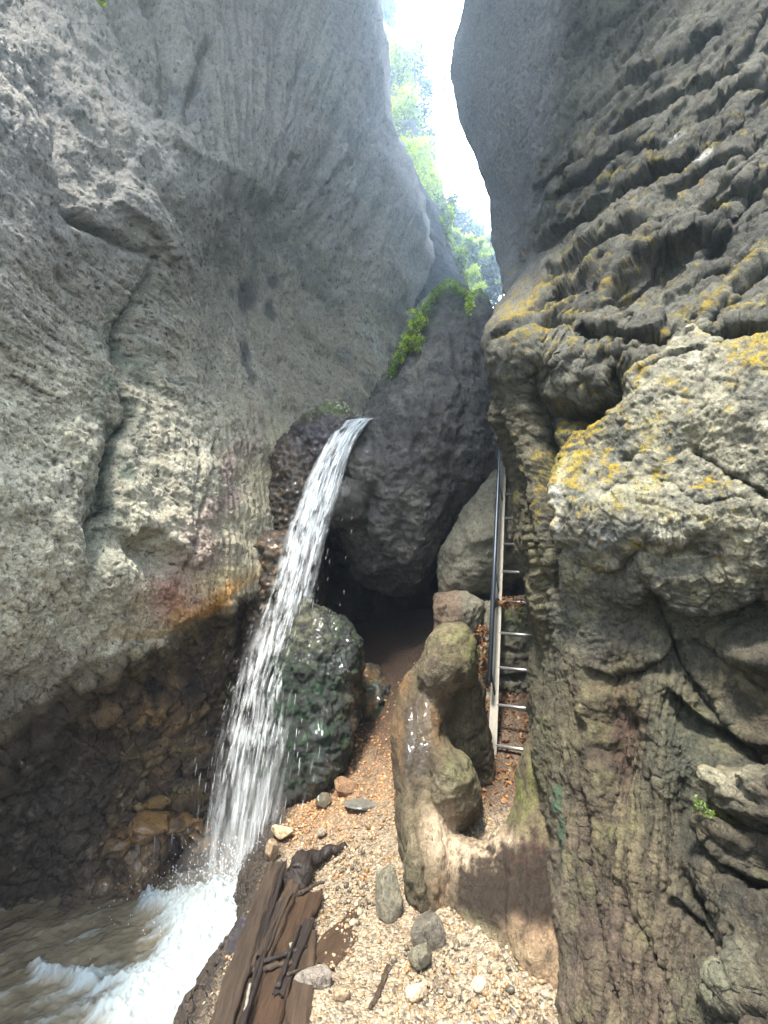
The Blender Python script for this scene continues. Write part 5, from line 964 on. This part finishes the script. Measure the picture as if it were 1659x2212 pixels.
for k, (px, py, d, rx, rz, n, mt, lab) in enumerate([
    (845, 70, 14, .35, .9, 1500, M_LEAF_D, 'topmost dark bush on the far cliff against the sky'),
    (868, 150, 13.4, .55, 1.0, 3000, M_LEAF_B, 'pale green bush hanging high on the far cliff'),
    (903, 135, 13.6, .32, .5, 1000, M_LEAF_D, 'dark leafy branch sticking into the sky from the far cliff top'),
    (878, 235, 13., .45, .8, 2600, M_LEAF_B, 'vivid green bush in the middle of the far cliff'),
    (922, 215, 13.4, .40, .75, 1200, M_LEAF_D, 'open-branched dark bush silhouetted against the sky'),
    (930, 300, 13.2, .30, .7, 1200, M_LEAF_D, 'thin dark bush on the skyline below the open-branched bush'),
    (895, 325, 12.4, .40, .7, 3000, M_LEAF_B, 'brightest yellow-green bush low on the far cliff'),
    (918, 400, 12., .35, .8, 2600, M_LEAF_B, 'green bush draped where the far cliff narrows'),
    (938, 470, 11, .30, .6, 2200, M_LEAF_G, 'green bush above the dark buttress'),
    (965, 520, 10.0, .18, .45, 1800, M_LEAF_B, 'narrow strip of greenery on the buttress edge'),
    (990, 585, 9.6, .16, .35, 1500, M_LEAF_B, 'bright tuft at the lower tip of the buttress edge')]):
    shrub(px, py, d, rx, rz, n, mt, lab, 60 + k, leaf=.055 if mt is not M_LEAF_D else .06, group='bushes on the far cliff')
M_MOSS = leaf_mat('moss_green', (.045, .09, .012), (.20, .32, .03), .4)
# moss and little plants on the boulder crest
def crest(pts, d, spread, n, seed):
    g = np.random.default_rng(seed); pts = np.array(pts, float); L = np.r_[0, np.cumsum(np.hypot(*np.diff(pts, axis=0).T))]; u = g.uniform(0, L[-1], n); px = np.interp(u, L, pts[:, 0]) + g.normal(0, spread, n); py = np.interp(u, L, pts[:, 1]) + g.normal(0, spread, n); k = g.random(n) < .25 + 1.2 * ss(-.2, .3, fbm(np.stack([u / 22., 0 * u, 0 * u], -1), 2, off=4)); px, py = px[k], py[k]; return P(px, py, d + g.uniform(-.25, .3, len(px)))
o = leaves('moss', crest([(1012, 638), (975, 614), (945, 628), (915, 670), (900, 700), (880, 735), (862, 765), (845, 810)], 5.3, 3.6, 15000, 3), .015, M_MOSS, seed=21); tag(o, 'bright green moss fringe along the crest of the wedged boulder', 'moss', kind='stuff')
for k, (px, py, d, rx, rz, n, lab) in enumerate([(885, 738, 5.1, .10, .10, 260, 'leafy little plant with pale flowers on the left shoulder of the boulder'), (866, 765, 5.1, .08, .09, 200, 'small leafy plant lowest on the left shoulder of the boulder'),
    (905, 690, 5.1, .07, .12, 180, 'grassy tuft higher on the left shoulder of the boulder'), (1014, 650, 5.0, .05, .12, 200, 'green plant growing in the notch at the top of the boulder')]):
    shrub(px, py, d, rx, rz, n, M_LEAF_B, lab, 90 + k, leaf=.028, name='ledge_plant', cat='plant')
shrub(1031, 1418, 3.6, .035, .05, 60, M_LEAF_G, 'tiny green seedling beside the foot of the handrail', 96, .016, 'seedling', 'plant')
shrub(1512, 1745, 1.62, .03, .03, 90, M_LEAF_G, 'little green plant in a crack of the right cliff', 97, .008, 'seedling', 'plant')
shrub(205, -2, 4.0, .06, .12, 90, M_LEAF_B, 'bright sprig hanging into view at the top of the left cliff', 98, .03, 'hanging_sprig', 'plant')
# fallen leaves
M_DEAD = leaf_mat('dead_leaves', (.10, .035, .018), (.34, .17, .06), .2)
g = np.random.default_rng(33); n = 900; x = g.uniform(.35, 1.3, n); y = g.uniform(3.0, 4.3, n); k = (g.random(n) < ss(3.0, 3.6, y)); x, y = x[k], y[k]
C = np.stack([x, y, ground_z(x, y) + .012], -1); a = P(g.normal(1042, 9, 160), g.uniform(1350, 1460, 160), 3.95 + g.normal(0, .04, 160)); b = P(g.uniform(1065, 1150, 160), g.normal(1302, 7, 160), 3.98 + g.normal(0, .05, 160))
o = leaves('leaf_litter', np.concatenate([C, a, b]), .028, M_DEAD, seed=34, elong=1.5); tag(o, 'brown fallen leaves strewn round the ladder foot', 'leaf litter', kind='stuff')
w = G(813, 1896, .02); lf, _f = np.array([[0, -.004, 0], [.018, .010, .004], [.045, .004, .010], [.018, -.012, .004]]), None
V = np.array([[0, 0, 0], [.012, .010, .006], [.03, .010, .008], [.05, 0, .004], [.03, -.010, .008], [.012, -.010, .006], [.02, 0, .002]]); o = npmesh('fresh_leaf', V, [[0, 1, 6, 5], [1, 2, 3, 6], [6, 3, 4, 5]], M_LEAF_B, attrs={'rnd': np.ones(7)}); o.location = w; tag(o, 'single fresh green leaf lying on the gravel', 'leaf')

# ---------------------------------------------------------------- HAZE (volume added to imitate veiling glare)
hb = npmesh('haze', np.array([(x, y, z) for x in (-18, 24) for y in (-14, 70) for z in (-2.4, 46)], float), [[0, 1, 3, 2], [4, 6, 7, 5], [0, 4, 5, 1], [2, 3, 7, 6], [0, 2, 6, 4], [1, 5, 7, 3]], smooth=False)
m, t, out = nodes('haze'); pv = N(t, 'ShaderNodeVolumePrincipled'); pv.inputs['Color'].default_value = (.58, .77, 1., 1); pv.inputs['Density'].default_value = HAZE; pv.inputs['Anisotropy'].default_value = .78
t.links.new(pv.outputs[0], out.inputs['Volume']); hb.data.materials.append(m); tag(hb, 'pale haze volume filling the gorge, added to imitate veiling glare', 'haze', kind='stuff')
